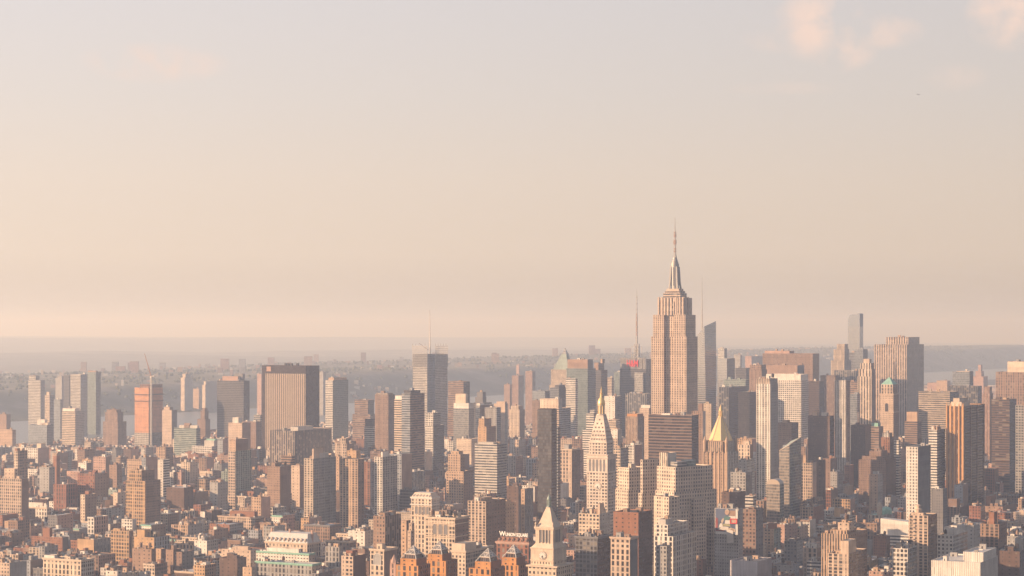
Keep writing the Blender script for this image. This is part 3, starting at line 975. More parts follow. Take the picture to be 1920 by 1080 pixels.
B(OT, 'dim tan tower with fine vertical lines left of the white striped tower', 1538, 1566, 1573, 704, 4450, 'strip:umber', 'strip:brown')
B(OB, 'flat dark brown box with rooftop pavilion below the white banded slab', 1515, 1556, 1564, 780, 3300, 'small:dbrown', 'dark:black', ph=[(1524, 1532, 772, 'tan'), (1540, 1550, 774, 'pale')], lm='the flat dark brown box')
B(AT, 'white and black vertically striped tower with notched balconies on its edge', 1565, 1586, 1594, 713, 3300, 'strip:white', 'balc:umber', lm='the white striped tower')
B(AT, 'ornate stepped stone tower with domed cap left of the curved glass tower', 1558, 1583, 1596, 676, 5000, 'rib:stone', 'rib:grey', t=[(1563, 1584, 1592, 655, 4, 'rib:stone', 'rib:grey'), (1569, 1584, 1590, 645, 8, 'rib:stone')], n=0)
B(OB, 'dark squat tower below the curved-top glass tower', 1590, 1604, 1612, 661, 5200, 'dark:bluegrey', 'dark:dgrey')
B(OB, 'grey flat-topped tower right of the curved-top glass tower', 1602, 1618, 1627, 655, 5100, 'glass:bluegrey', 'dark:dgrey')
B(OB, 'grey gridded block behind the white striped tower', 1564, 1604, 1612, 695, 4500, 'fin:grey', 'fin:grey')
B(OB, 'small brown block right of the white striped tower', 1590, 1607, 1612, 716, 4100, 'ribbon:umber')
B(AB, 'dark bluish glittering glass block below the grey gridded one', 1592, 1607, 1613, 739, 3700, 'glass:bluegrey')
B(OT, 'slim sunlit art deco tower with stepped crown left of the great stone slab', 1608, 1634, 1642, 706, 3900, 'wstrip:cream', 'rib:umber', t=[(1610, 1634, 1641, 692, 3), (1613, 1633, 1639, 681, 6), (1619, 1630, 1634, 673, 10, 'blank:sand')], n=0, lm='the slim art deco tower')
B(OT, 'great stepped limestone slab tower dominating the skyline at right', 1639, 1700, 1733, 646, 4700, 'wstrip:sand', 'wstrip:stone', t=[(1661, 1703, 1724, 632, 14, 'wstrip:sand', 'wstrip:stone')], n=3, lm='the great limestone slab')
B(OT, 'grey broad office tower with pale horizontal bands right of the green-peaked tower', 1722, 1781, 1797, 735, 3700, 'ribbon:stone', 'ribbon:dgrey', n=3, lm='the broad banded tower')
B(OB, 'dark slant-shouldered glass tower with lit top panel near the right end of skyline', 1786, 1818, 1825, 697, 4500, 'glass:bluegrey', 'dark:dgrey', t=[(1793, 1818, 1824, 696, 1, 'few:sand', 'dark:black')], rf='dgrey', n=1)
B(OB, 'low dark ribbed block below the slant-shouldered glass tower', 1779, 1833, 1841, 724, 4200, 'fin:dgrey', 'dark:dgrey')
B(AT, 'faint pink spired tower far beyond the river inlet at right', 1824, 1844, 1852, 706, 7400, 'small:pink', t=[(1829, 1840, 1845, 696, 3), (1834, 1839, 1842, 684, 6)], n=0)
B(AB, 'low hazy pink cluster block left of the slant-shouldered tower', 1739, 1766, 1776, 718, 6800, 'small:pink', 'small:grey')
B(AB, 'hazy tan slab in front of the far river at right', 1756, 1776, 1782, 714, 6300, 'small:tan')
B(OT, 'gothic reddish tan tower with pinnacles right of the dark finned tower', 1842, 1856, 1862, 738, 3700, 'strip:pink', 'strip:brown', t=[(1845, 1855, 1860, 725, 3, 'strip:pink')], n=0)
B(OT, 'big ornate brown tower with tall panels cut off by the right edge', 1867, 1930, 1942, 698, 4000, 'arch:umber', 'rib:umber', t=[(1889, 1930, 1940, 678, 12, 'blank:cream')], rf='dgrey', lm='the ornate brown tower at the right edge')
B(OT, 'dark horizontally banded tower near the right edge below the ornate brown one', 1859, 1893, 1906, 749, 3200, 'ribbon:dbrown', 'dark:dgrey', ph=[(1873, 1887, 747, 'tan')])
B(OB, 'shaded grey gridded block at the right edge beside the dark banded tower', 1904, 1925, 1932, 760, 3050, 'grid:grey')
B(OT, 'white office block with shaded side left of the gold-finned tower', 1741, 1757, 1772, 806, 2900, 'ribbon:white', 'ribbon:grey', ph=[(1743, 1755, 800, 'white')])
B(AT, 'white gridded tower with plain dark side, right of the terraced brown office block', 1699, 1721, 1745, 838, 2500, 'punch:white', 'blank:dgrey', n=1, lm='the white gridded dark-sided tower')
B(OB, 'tan blank box on dark banded block left of the broad banded tower', 1696, 1720, 1728, 790, 3600, 'ribbon:umber', 'dark:dbrown', ph=[(1700, 1721, 773, 'tan', .05)])
B(AB, 'green-roofed narrow block left of the small reddish columned tower', 1632, 1648, 1656, 800, 3300, 'ribbon:umber', 'small:brown', t=[(1634, 1646, 1651, 793, 3, 'blank:copper')])
B(AB, 'small reddish tower with white columns below the green-peaked tower', 1652, 1668, 1676, 820, 3000, 'rib:rust', 'rib:brown', t=[(1655, 1667, 1673, 812, 2, 'strip:white', 'strip:brown')])
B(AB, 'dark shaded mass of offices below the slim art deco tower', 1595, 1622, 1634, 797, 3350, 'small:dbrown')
B(AB, 'small tan setback block left of the slim art deco tower', 1596, 1609, 1613, 773, 3700, 'few:sand')
B(AB, 'white pale annex right of the small reddish columned tower', 1676, 1685, 1689, 826, 3000, 'ribbon:white')
B(AT, 'orange brown stepped brick tower with studded front below the flat dark box', 1539, 1575, 1583, 830, 3450, 'small:rust', 'small:dbrown', t=[(1556, 1575, 1580, 811, 5, 'strip:brown')], ph=[(1546, 1553, 817, 'cream')], lm='the orange brown stepped tower')
B(AT, 'brown tower in shade behind the slanting glass building', 1459, 1484, 1497, 793, 3300, 'small:umber', 'dark:dgrey', ph=[(1467, 1476, 788, 'tan')])
B(AB, 'tall tan narrow block with white pier and grey side, right of the slanting glass building', 1502, 1523, 1531, 868, 2900, 'loft:sand', 'blank:stone', ph=[(1503, 1511, 854, 'tan', .02)], lm='the tall tan narrow block')
B(OB, 'broad brown terraced office block with lit right flank, middle right', 1610, 1661, 1680, 863, 2950, 'small:brown', 'small:dbrown', t=[(1616, 1658, 1672, 856, 5, 'small:brown'), (1630, 1652, 1664, 846, 10, 'small:brown')], lm='the terraced brown office block')
B(AB, 'lower lit wing in front of the terraced brown office block', 1648, 1670, 1677, 908, 2620, 'punch:tan', 'blank:dbrown')
B(WH, 'plain red brick warehouse with a cluster of rooftop tanks, middle right', 1600, 1643, 1662, 915, 2500, 'few:red', 'blank:dbrown', tk=[1612, 1620, 1628], n=2, lm='the red brick warehouse')
B(AB, 'white ornate block with mansard top left of the red brick warehouse', 1547, 1573, 1582, 884, 2750, 'arch:white', 'arch:pale', t=[(1550, 1571, 1578, 876, 3, 'blank:grey')], cor='white')
B(AB, 'dark brick party-wall block right of the tall tan narrow block', 1531, 1543, 1548, 862, 2850, 'few:dbrown')
B(AB, 'cream low block right of the gold pyramid tower', 1384, 1406, 1412, 834, 2900, 'arch:cream', 'blank:umber', ph=[(1392, 1404, 827, 'sand')])
B(OB, 'grey stepped block with rooftop scaffold behind the gold pyramid tower', 1384, 1400, 1415, 862, 2750, 'few:grey', 'big:pale', n=3)
B(OB, 'grey shaded apartment block below the gold pyramid tower at its right', 1370, 1398, 1410, 886, 2560, 'punch:grey', 'strip:grey')
B(AB, 'small sunlit cream block between the grey shaded block and the slanting glass', 1410, 1424, 1432, 893, 2600, 'loft:sand', 'blank:dbrown')
# --- middle distance
B(OB, 'tan stepped loft with a square turret, cut by the left edge of the photo', -12, 40, 54, 898, 2700, 'loft:sand', 'blank:brown', t=[(8, 27, 34, 879, 4, 'few:sand')], lm='the stepped tan loft at the left edge')
B(LB, 'cream narrow loft with paired windows right of the tan stepped loft', 29, 51, 54, 882, 2820, 'loft:cream', 'blank:brown', tk=[40])
B(LB, 'cream loft with four window columns and wide brown party wall, left', 53, 73, 92, 884, 2800, 'loft:cream', 'blank:brown')
B(LB, 'grey plain party wall block below the white arcaded block', 74, 92, 103, 876, 3000, 'few:grey')
B('office_block', 'thin orange chimney-like block right of the white arcaded block', 100, 106, 108, 855, 3150, 'few:rust')
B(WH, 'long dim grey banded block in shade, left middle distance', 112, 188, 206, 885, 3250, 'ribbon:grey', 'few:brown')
B(LB, 'pinkish square block with rows of windows above the long dim grey block', 175, 198, 207, 857, 3300, 'punch:pink', 'blank:umber')
B(LB, 'brown square block with a small bulkhead at left, before the river towers', 205, 219, 229, 872, 3200, 'few:umber')
B(AB, 'white ledge building left of the brown square block', 147, 162, 172, 868, 3350, 'few:white', 'blank:brown')
B(LB, 'sunlit orange tan stepped loft tower with open window grid, left', 236, 272, 301, 902, 2600, 'loft:ochre', 'small:brown', t=[(242, 265, 290, 882, 2, 'loft:ochre', 'few:brown')], lm='the orange tan loft tower', tall=1)
B(LB, 'tan wide loft behind the orange tan loft tower', 238, 282, 300, 862, 3100, 'punch:tan', 'few:umber')
B(LB, 'pale slab with banded white top right of the tan wide loft', 283, 306, 318, 862, 3050, 'few:pale', 'ribbon:white')
B(LB, 'green gabled long low market roof building, left', 186, 226, 240, 919, 2950, 'few:green', rf='copper')
B(LB, 'pale grey narrow block with small windows, lower left', 231, 250, 265, 940, 2350, 'small:pale', 'blank:bluegrey')
B(AB, 'white small block with dark arched windows below the pale grey narrow block', 228, 248, 256, 974, 2230, 'big:white', 'blank:pale')
B(LB, 'white tower-like bulkhead block right of the small arched white block', 258, 271, 290, 976, 2220, 'blank:white', 'few:pale')
B(LB, 'long tan office block with grid front and duller side, lower left', 89, 117, 173, 932, 2450, 'loft:sand', 'punch:stone', cor='tan', lm='the long tan grid block')
B(LB, 'white-topped brick block behind the long tan grid block', 64, 111, 118, 918, 2700, 'few:pink', 'few:pink', t=[(64.5, 110, 116, 914, 1, 'ribbon:white')])
B(LB, 'white block with tall column bays, lower left below the tan stepped loft', 27, 88, 96, 952, 2400, 'arch:white', 'arch:cream', ph=[(38, 86, 944, 'white')], cor='cream', lm='the white column-bay block')
B(LB, 'small tan pedimented block left of the white column-bay block', 0, 14, 27, 946, 2500, 'arch:cream', 'blank:umber')
B(WH, 'dark low shed with long flat roof right of the white column-bay block', 99, 165, 176, 962, 2400, 'ribbon:dgrey', 'few:grey', rf='silver', ph=[(125, 144, 953, 'white')])
B(WH, 'orange pink low block with a square stair tower, lower left', 59, 117, 129, 1008, 2240, 'small:rust', 'blank:dgrey', ph=[(80, 93, 991, 'rust', .1)], lm='the orange pink low block')
B(WH, 'grey blue blank wall building behind the orange pink low block', 109, 130, 137, 1004, 2300, 'blank:bluegrey', 'blank:grey')
B(LB, 'tan blank-walled block with columned grey side, lower left', 145, 176, 207, 1012, 30, 'blank:ochre', 'strip:grey', lm='the tan blank-walled block')
B(LB, 'ornate white commercial block with arcaded top floor, bottom left', 81, 152, 176, 1050, 42, 'arch:cream', 'loft:pale', cor='cream', ph=[(81, 102, 1042, 'white', .05)], lm='the ornate white arcaded block')
B(LB, 'tan warehouse with tall windows left of the ornate white arcaded block', -10, 34, 40, 1040, 34, 'loft:sand', 'blank:brown')
B(LB, 'low tan house with a grey blank flank at the bottom left corner', -20, 18, 50, 1056, 30, 'punch:sand', 'blank:grey')
B(LB, 'sunlit ochre loft with rows of triple windows, bottom left', 208, 242, 250, 996, 46, 'loft:ochre', 'blank:brown', ph=[(212, 225, 992, 'ochre')], lm='the ochre triple-window loft')
B(LB, 'ochre plain-fronted building with a square chimney tower, right of the triple-window loft', 246, 289, 318, 1008, 40, 'few:ochre', 'arch:bluegrey', ph=[(257, 271, 994, 'ochre', .05)])
B(AB, 'brown blank-flanked building below the ochre plain-fronted one', 248, 284, 291, 1030, 36, 'few:umber', 'few:brown', tk=[264])
B(AB, 'brown sunlit tenement left of three dark brown tenements, bottom left', 292, 302, 310, 1029, 34, 'few:tan', 'few:brown')
B(AB, 'dark brown twin-fronted tenement block at the bottom left', 311, 325, 341, 1031, 36, 'few:umber', 'few:dbrown', lm='the dark brown tenements')
B(AB, 'dark brown windowed flank block right of the twin-fronted tenement', 326, 341, 363, 1035, 34, 'few:brown', 'few:dgrey')
B(AB, 'pale white house with flat top at the bottom edge, leftmost white one', 198, 220, 226, 1071, 24, 'few:white')
B(AB, 'cream low house at the bottom edge below the ochre loft, beside the flat-topped white house', 222, 251, 256, 1073, 22, 'few:cream')
B(AB, 'white low house at the bottom edge with corner strip windows, below the brown tenements', 253, 274, 280, 1072, 22, 'few:white', 'few:pale')
B(LB, 'white blank-fronted building with grey windowed side, lower left of centre', 364, 388, 409, 1014, 36, 'few:white', 'punch:grey', ph=[(369, 381, 1005, 'white')], lm='the white blank-fronted building')
B(AB, 'orange low block behind the white blank-fronted building', 330, 368, 380, 1022, 2350, 'arch:tan')
sAR = B(LB, 'ornate arcaded tan building with orange roof, left of centre', 422, 479, 498, 931, 2400, 'arch:sand', 'few:grey', ph=[(442, 484, 922, 'rust')], cor='cream', lm='the arcaded tan building')
B(LB, 'dark building with pale square frames right of the arcaded tan building', 497, 534, 550, 925, 2450, 'few:brown', 'grid:grey')
B(LB, 'tan block with wide overhanging cornice and orange brick roof box', 409, 478, 494, 970, 2250, 'loft:sand', 'loft:umber', cor='sand', ph=[(431, 477, 960, 'rust')], lm='the wide-cornice tan block')
B(LB, 'low tan long block right of the wide-cornice tan block', 488, 537, 545, 982, 2280, 'arch:tan', cor='umber', tk=[528])
B(LB, 'grey rounded roof cluster house below the wide-cornice block', 466, 484, 492, 995, 2200, 'punch:bluegrey', rf='silver')
B(LB, 'dark brick tall block left of the arcaded tan building', 384, 397, 416, 957, 2350, 'few:brown', 'few:dbrown')
B(LB, 'white ornate top house between dark brick blocks, left of centre', 346, 365, 372, 958, 2400, 'arch:cream', 'blank:umber')
B(LB, 'long tan low row with many windows, lower left middle', 321, 352, 380, 985, 2300, 'loft:tan', 'few:grey')
B(LB, 'orange tan stepped block with open grid, above the long tan low row', 361, 398, 412, 920, 2650, 'loft:tan', 'few:brown', t=[(366, 385, 394, 899, 4, 'loft:tan')], lm='the tan open-grid stepped block')
B(LB, 'pink stepped tenement with bulkheads left of the tan open-grid block', 328, 357, 372, 910, 2800, 'few:pink', 'few:umber', t=[(330, 340, 346, 886, 4)])
B(LB, 'tan cornered block with slit windows, far behind the pink stepped tenement', 388, 402, 424, 890, 3000, 'small:stone', 'small:brown')
B(AT, 'dark bay-windowed tower with banded green side next to brown balcony tower', 415, 427, 432, 884, 3050, 'balc:green')
B(AT, 'grey ribbed tower with sunlit cream front and rooftop boxes, left of centre', 570, 587, 630, 860, 2700, 'balc:cream', 'rib:grey', ph=[(590, 606, 842, 'sand', .05), (606, 615, 850, 'pale', .3)], lm='the grey ribbed tower')
B(AT, 'orange tan apartment tower with drum-shaped water tank on top, left of centre', 637, 671, 683, 861, 2700, 'balc:tan', 'few:brown', n=1, lm='the tan drum-topped tower')
B(AB, 'reddish sunlit building edge between tan drum-topped and white balcony towers', 682, 694, 702, 866, 2880, 'balc:rust', 'balc:bluegrey')
B(AT, 'pale balcony apartment tower with white roof box left of the dark banded tower', 702, 717, 745, 857, 2700, 'balc:white', 'balc:grey', ph=[(716, 727, 848, 'white', .05)], lm='the pale balcony tower')
B(AB, 'brown stepped tower between the grey ribbed and tan drum-topped towers', 624, 636, 642, 856, 2850, 'few:tan')
B(AB, 'cream ornate front with rooftop turret behind the tan drum-topped tower', 628, 650, 664, 832, 3250, 'loft:sand', 'few:umber', t=[(637, 648, 655, 822, 3)])
B(AB, 'tan small stepped chimney block right of the cream ornate front', 651, 668, 676, 845, 3050, 'few:ochre')
B(AT, 'reddish tan stepped brick tower with a slab top, centre left', 837, 869, 887, 884, 2900, 'punch:tan', 'few:brown', t=[(840, 863, 872, 852, 2, 'punch:tan', 'few:umber'), (846, 860, 868, 846, 5, 'few:tan')], lm='the reddish stepped tower')
B(LB, 'brown red low block with roof tanks right of the reddish stepped tower', 884, 908, 918, 898, 2700, 'few:red', 'few:brown', tk=[901])
B(LB, 'dark steel-framed block in shade below the reddish stepped tower', 823, 834, 855, 918, 2550, 'grid:pink', 'grid:brown')
B(LB, 'brown balconied roof block left of the dark steel-framed block', 790, 822, 828, 918, 2620, 'balc:umber')
B(LB, 'grey pale block with white roof hut right of the dark steel-framed block', 855, 866, 876, 905, 2800, 'few:white', 'small:grey')
B(OB, 'dark glass low block at the foot of the dark banded tower', 749, 779, 792, 919, 2720, 'dark:dgrey', n=2)
B(OB, 'pale framed podium at the foot of the dark banded tower', 757, 766, 797, 886, 3180, 'few:white', 'fin:white')
sOR = B(LB, 'round-roofed ornate cream building with tall arched bays, centre left', 771, 809, 824, 933, 2350, 'arch:cream', 'small:pale', cor='white', n=1, lm='the ornate cream arched building', tall=1)
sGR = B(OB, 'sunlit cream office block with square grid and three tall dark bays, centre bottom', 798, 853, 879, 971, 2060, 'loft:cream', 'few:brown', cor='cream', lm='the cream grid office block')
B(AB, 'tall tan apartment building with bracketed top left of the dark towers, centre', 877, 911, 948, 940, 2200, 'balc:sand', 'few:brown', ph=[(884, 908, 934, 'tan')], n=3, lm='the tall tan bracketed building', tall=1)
B(AB, 'dark brown tower right of the tall tan bracketed building', 920, 946, 965, 945, 2300, 'small:brown', 'few:tan', ph=[(949, 962, 938, 'tan')], tall=1)
B(AB, 'grey shaded tower with green ornamental top left of the pale clock tower', 977, 984, 1000, 917, 2250, 'punch:tan', 'strip:bluegrey', lm='the green-topped grey tower', tall=1)
B(AB, 'dark flank block behind the pale clock tower on its left', 950, 972, 979, 912, 2450, 'few:dbrown', 'blank:dgrey', tall=1)
B(AB, 'brown square apartment block with grid front, bottom left of centre', 700, 722, 752, 968, 2080, 'punch:umber', 'fin:brown', ph=[(705, 722, 962, 'brown')], lm='the brown grid apartment block', tall=1)
B(AB, 'narrow lit tan slab right of the brown grid apartment block', 751, 762, 766, 976, 2140, 'few:tan', 'few:dbrown', tall=1)
B(AB, 'tan slim stepped block right of the narrow lit tan slab', 764, 770, 774, 995, 2120, 'few:sand', t=[(764.2, 767, 770, 981, 2)], tall=1)
B(AB, 'narrow tan house with recessed bays left of the cream grid office block', 779, 792, 799, 992, 2150, 'arch:tan', 'few:grey')
sNW = B(LB, 'ornate narrow white facade with one great arch, bottom left of centre', 694, 720, 745, 1030, 2000, 'arch:cream', 'blank:brown', cor='cream', n=2, lm='the white arch-fronted building', tall=1)
B(AB, 'small tan house with six windows and red brick flank, bottom left of centre', 640, 662, 686, 1043, 2010, 'big:sand', 'blank:dbrown', ph=[(648, 661, 1033, 'red')], lm='the six-windowed tan house', tall=1)
B(AB, 'brown brick party-wall house behind the six-windowed tan house', 662, 684, 690, 1030, 2200, 'few:brown')
B(AB, 'white low building with roof terrace left of the brown grid apartment block', 653, 684, 700, 996, 2260, 'few:white', 'few:cream', tk=[667])
B(LB, 'long low building with cream cornice line, bottom left of centre', 611, 655, 668, 1015, 2230, 'arch:umber', 'few:brown', cor='cream')
B(LB, 'grey arcaded low block left of the six-windowed tan house', 610, 636, 641, 1026, 2180, 'arch:grey')
B(LB, 'dark cornice block with long white roof, left of centre bottom', 570, 618, 640, 985, 2300, 'loft:umber', 'few:brown', rf='silver', cor='dgrey', n=5)
B(LB, 'grey white stone block with boxy rooftop, between the orange pyramid blocks', 846, 873, 925, 1033, 1990, 'punch:cream', 'loft:stone', cor='cream', ph=[(840, 872, 1020, 'cream', .02)], rf='silver', tall=1)
B(AB, 'dark windowless brick block left of the white arch-fronted building', 662, 692, 697, 1052, 2120, 'few:dbrown')
B(LB, 'cream blank wall row below the ornate mansard building, left', 415, 470, 480, 1032, 40, 'few:sand', 'few:cream', rf='silver', ph=[(440, 465, 1026, 'sand')])
B(AB, 'dark ivy-grey house with a small turret, bottom left', 412, 445, 462, 1047, 36, 'few:dbrown', 'few:brown', lm='the dark house with a turret')
B(AB, 'tan small front between the tenements and the dark turret house', 364, 384, 405, 1060, 32, 'punch:ochre', 'punch:umber')
B(LB, 'brown low block bottom edge right of the dark turret house', 455, 472, 480, 1064, 32, 'few:tan', 'few:stone')
# --- centre and right, near
B(AB, 'cream block with square windows and a pale roof tower below the gilded clock tower', 1085, 1124, 1144, 964, 2100, 'big:cream', 'few:grey', ph=[(1126, 1141, 945, 'sand', .1), (1118, 1136, 970, 'cream', .3)], lm='the cream square-windowed block', tall=1)
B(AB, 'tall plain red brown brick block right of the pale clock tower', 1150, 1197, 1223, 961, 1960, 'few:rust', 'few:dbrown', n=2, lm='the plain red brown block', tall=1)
B(LB, 'tan front with three bays of arched windows, bottom centre', 1145, 1181, 1196, 1008, 1850, 'arch:sand', 'blank:dgrey', cor='sand', n=2, lm='the three-bay arched tan front', tall=1)
B(LB, 'dark gabled building with gold-edged glass front right of the pale clock tower', 1079, 1120, 1145, 1007, 1880, 'loft:dgrey', 'punch:dbrown', rf='dbrown', cor='dgrey', lm='the gabled dark glass front', tall=1)
B(WH, 'dark flat roof block behind the gabled glass front', 1062, 1092, 1120, 1001, 2030, 'few:dbrown')
B(LB, 'white cascade of stepped lower wings in front of the white stepped complex', 1226, 1262, 1306, 1006, 2030, 'arch:white', 'arch:pale', t=[(1226.5, 1252, 1290, 984, 4, 'big:white', 'big:pale'), (1231, 1248, 1262, 974, 9, 'blank:pale')], n=1, lm='the white cascade of wings', tall=1)
B(AB, 'grey block with rows of small windows below the white cascade of wings', 1230, 1250, 1258, 1024, 1960, 'punch:grey', 'punch:stone', tall=1)
B(WH, 'pale grey flat building at the bottom edge left of the grey blank box', 1190, 1214, 1226, 1062, 40, 'few:grey', 'few:pale')
B(WH, 'square cream bulkhead building at the bottom edge, centre', 1155, 1178, 1190, 1064, 40, 'few:sand', 'few:grey')
B(AB, 'tiny orange brick house by the bottom edge right of centre', 1273, 1288, 1291, 1058, 34, 'few:rust')
B(AB, 'orange brown bulkhead house right of the tiny orange brick house', 1297, 1318, 1325, 1050, 36, 'few:rust', 'few:brown')
B(LB, 'pale house with tall dark bays right of the orange brown bulkhead house', 1338, 1354, 1366, 1048, 38, 'loft:stone', 'loft:grey')
B(LB, 'grey chapel-like block with arched window left of the billboard building', 1308, 1327, 1333, 1017, 2100, 'arch:stone', 'few:brown')
B(AB, 'white slim slab beside the grey blank box', 1364, 1368, 1370, 1027, 2000, 'blank:white')
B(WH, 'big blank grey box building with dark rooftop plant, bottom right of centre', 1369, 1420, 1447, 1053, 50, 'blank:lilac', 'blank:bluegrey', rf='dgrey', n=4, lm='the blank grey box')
B(LB, 'beige corner house with white gables behind the blank grey box', 1401, 1424, 1437, 1021, 2090, 'few:stone', 'few:stone', rf='silver')
B(AB, 'brown windowed block with bare flank right of the billboard', 1391, 1417, 1431, 955, 2150, 'punch:brown', 'few:dgrey', lm='the brown block beside the billboard', tall=1)
B(AB, 'dark brick block above the billboard', 1354, 1386, 1398, 923, 2450, 'few:dbrown', 'few:dbrown', ph=[(1374, 1384, 935, 'cream', .01)], tall=1)
B(OB, 'white-roofed grey low block right of the dark brick block', 1397, 1412, 1418, 930, 2400, 'ribbon:pale', rf='silver')
B(AB, 'orange lit stepped block with pilasters below the slanting glass building', 1429, 1460, 1484, 922, 2450, 'rib:ochre', 'strip:grey', lm='the orange stepped block')
B(AB, 'sunlit tan fragment block under the slanting glass building', 1460, 1478, 1484, 936, 2350, 'loft:tan', 'blank:bluegrey')
B(AB, 'tan block with orange flank and teal base, lower right', 1500, 1525, 1545, 951, 2260, 'loft:tan', 'few:rust', lm='the tan block with orange flank')
B(AB, 'low cream block with long windows above the tan block with orange flank', 1505, 1533, 1548, 940, 2450, 'loft:tan', 'few:dbrown')
B(AB, 'grey apartment block with recessed balconies and tan roof box, right', 1570, 1590, 1610, 929, 2400, 'balc:grey', 'few:bluegrey', ph=[(1583, 1597, 912, 'tan', .1)], lm='the grey balcony block')
B(AB, 'grey white banded block with tan chimney box, right, below the grey balcony block', 1550, 1586, 1604, 970, 2230, 'ribbon:grey', 'ribbon:pale', ph=[(1564, 1576, 953, 'ochre', .1)])
B(AB, 'sunlit peach corner building with bay windows, bottom right', 1427, 1451, 1464, 992, 2050, 'punch:tan', 'balc:green', ph=[(1440, 1452, 982, 'rust', .2)], lm='the peach corner building')
B(AB, 'long pink low roofline building behind the peach corner building', 1452, 1486, 1496, 984, 2250, 'few:pink')
B(AB, 'grey windowed house row right of the peach corner building', 1470, 1494, 1506, 1015, 2140, 'punch:dgrey', 'punch:grey')
B(LB, 'tan temple-like front with tall columns left of the art deco tan block', 1505, 1532, 1548, 1028, 42, 'arch:sand', 'few:umber', lm='the temple-like tan front')
B(AB, 'sunlit art deco tan block with stepped tower, lower right', 1540, 1590, 1626, 1002, 1950, 'strip:tan', 'few:umber', t=[(1557, 1588, 1606, 994, 2, 'rib:tan', 'few:umber'), (1571, 1594, 1602, 980, 5, 'few:sand')], lm='the art deco tan block', tall=1)
B(AB, 'tan balcony apartment block with square roof tower at the bottom right', 1552, 1591, 1625, 1039, 70, 'balc:sand', 'balc:umber', ph=[(1576, 1591, 1015, 'sand', .05)], lm='the tan balcony apartment block')
B(LB, 'white low front with black window bands at the bottom right', 1513, 1538, 1546, 1053, 30, 'ribbon:white')
B(LB, 'grey roof terrace house at the bottom edge left of the white low front', 1456, 1488, 1498, 1060, 30, 'few:grey', 'few:bluegrey')
B(AB, 'red brown brick block with roof tank, lower right', 1638, 1662, 1669, 1006, 2000, 'small:rust', 'few:dbrown', tk=[1646], lm='the red brown brick block')
B(LB, 'white gridded loft with grey side, bottom right', 1673, 1702, 1719, 1029, 1950, 'loft:white', 'loft:grey', ph=[(1677, 1690, 1020, 'stone')], lm='the white gridded loft', tall=1)
sPT = B(AT, 'tall peach apartment tower with stacked balconies and ornate roof turret, lower right', 1704, 1740, 1757, 967, 2000, 'balc:sand', 'balc:umber', n=1, lm='the peach turret tower')
B(AB, 'white modern block with square windows right of the peach turret tower', 1757, 1787, 1814, 1004, 2030, 'punch:white', 'big:pale', ph=[(1783, 1796, 986, 'white'), (1770, 1782, 990, 'white', .1)], lm='the white square-windowed block', tall=1)
B(WH, 'big white corrugated windowless block cut by the bottom edge, right', 1746, 1838, 1871, 1055, 1800, 'corr:white', 'corr:pale', rf='silver', t=[(1806, 1858, 1868, 1036, 12, 'corr:white', 'corr:white')], n=3, lm='the white corrugated block', tall=1)
B(AT, 'brown apartment tower with tan water-tank house, lower far right', 1838, 1873, 1888, 983, 2080, 'balc:umber', 'few:brown', ph=[(1854, 1864, 961, 'rust', .1)], lm='the brown tank-house tower')
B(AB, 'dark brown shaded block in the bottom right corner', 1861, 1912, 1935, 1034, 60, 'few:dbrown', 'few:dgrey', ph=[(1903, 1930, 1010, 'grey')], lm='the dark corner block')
B(LB, 'long white-trimmed house at the bottom edge left of the white corrugated block', 1629, 1678, 1690, 1073, 26, 'punch:pink', 'few:rust', ph=[(1630, 1637, 1070, 'white')])
B(AB, 'tan sunlit block with tiered roof below the gold-finned tower', 1749, 1800, 1827, 900, 2480, 'few:tan', 'few:umber', t=[(1762, 1783, 1793, 891, 4, 'few:sand')], ph=[(1773, 1793, 885, 'sand')], lm='the tan tiered-roof block')
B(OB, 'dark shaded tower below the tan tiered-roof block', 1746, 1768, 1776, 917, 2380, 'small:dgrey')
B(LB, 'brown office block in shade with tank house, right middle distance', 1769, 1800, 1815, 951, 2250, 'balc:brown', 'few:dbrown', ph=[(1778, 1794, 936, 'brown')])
B(OB, 'pale green grey theatre block with tan roof box, far right middle', 1846, 1890, 1911, 870, 58, 'few:grey', 'few:grey', ph=[(1864, 1875, 858, 'tan', .05)], lm='the pale green theatre block')
B(LB, 'brown block with sunlit left flank and roof domes, far right', 1840, 1880, 1905, 950, 2350, 'few:umber', 'few:brown', ph=[(1844, 1858, 930, 'rust'), (1866, 1878, 938, 'cream')], tk=[1858])
B(LB, 'dim purple brown block at the far right below the theatre block', 1878, 1915, 1930, 930, 2450, 'punch:brown')
B(AB, 'narrow sunlit tan flank block below the gold-finned tower, right', 1806, 1814, 1842, 925, 2420, 'few:tan', 'small:dgrey')
B(WH, 'red brick house with white sill in the lower far right, left of tank-house tower', 1815, 1826, 1834, 1014, 2100, 'few:rust', 'few:brown', ph=[(1818, 1828, 998, 'rust')])
B(OB, 'grey flat roofed block right of the white square-windowed block', 1796, 1826, 1836, 985, 2260, 'few:grey', rf='silver')
B(OB, 'grey shaded gridded tower left of the white gridded dark-sided tower', 1683, 1702, 1712, 936, 46, 'punch:grey', 'few:dgrey', ph=[(1696, 1708, 925, 'grey')])
B(AB, 'wide grey block at the far right bottom above the dark corner block', 1887, 1915, 1930, 1006, 2200, 'few:grey', 'few:dgrey')


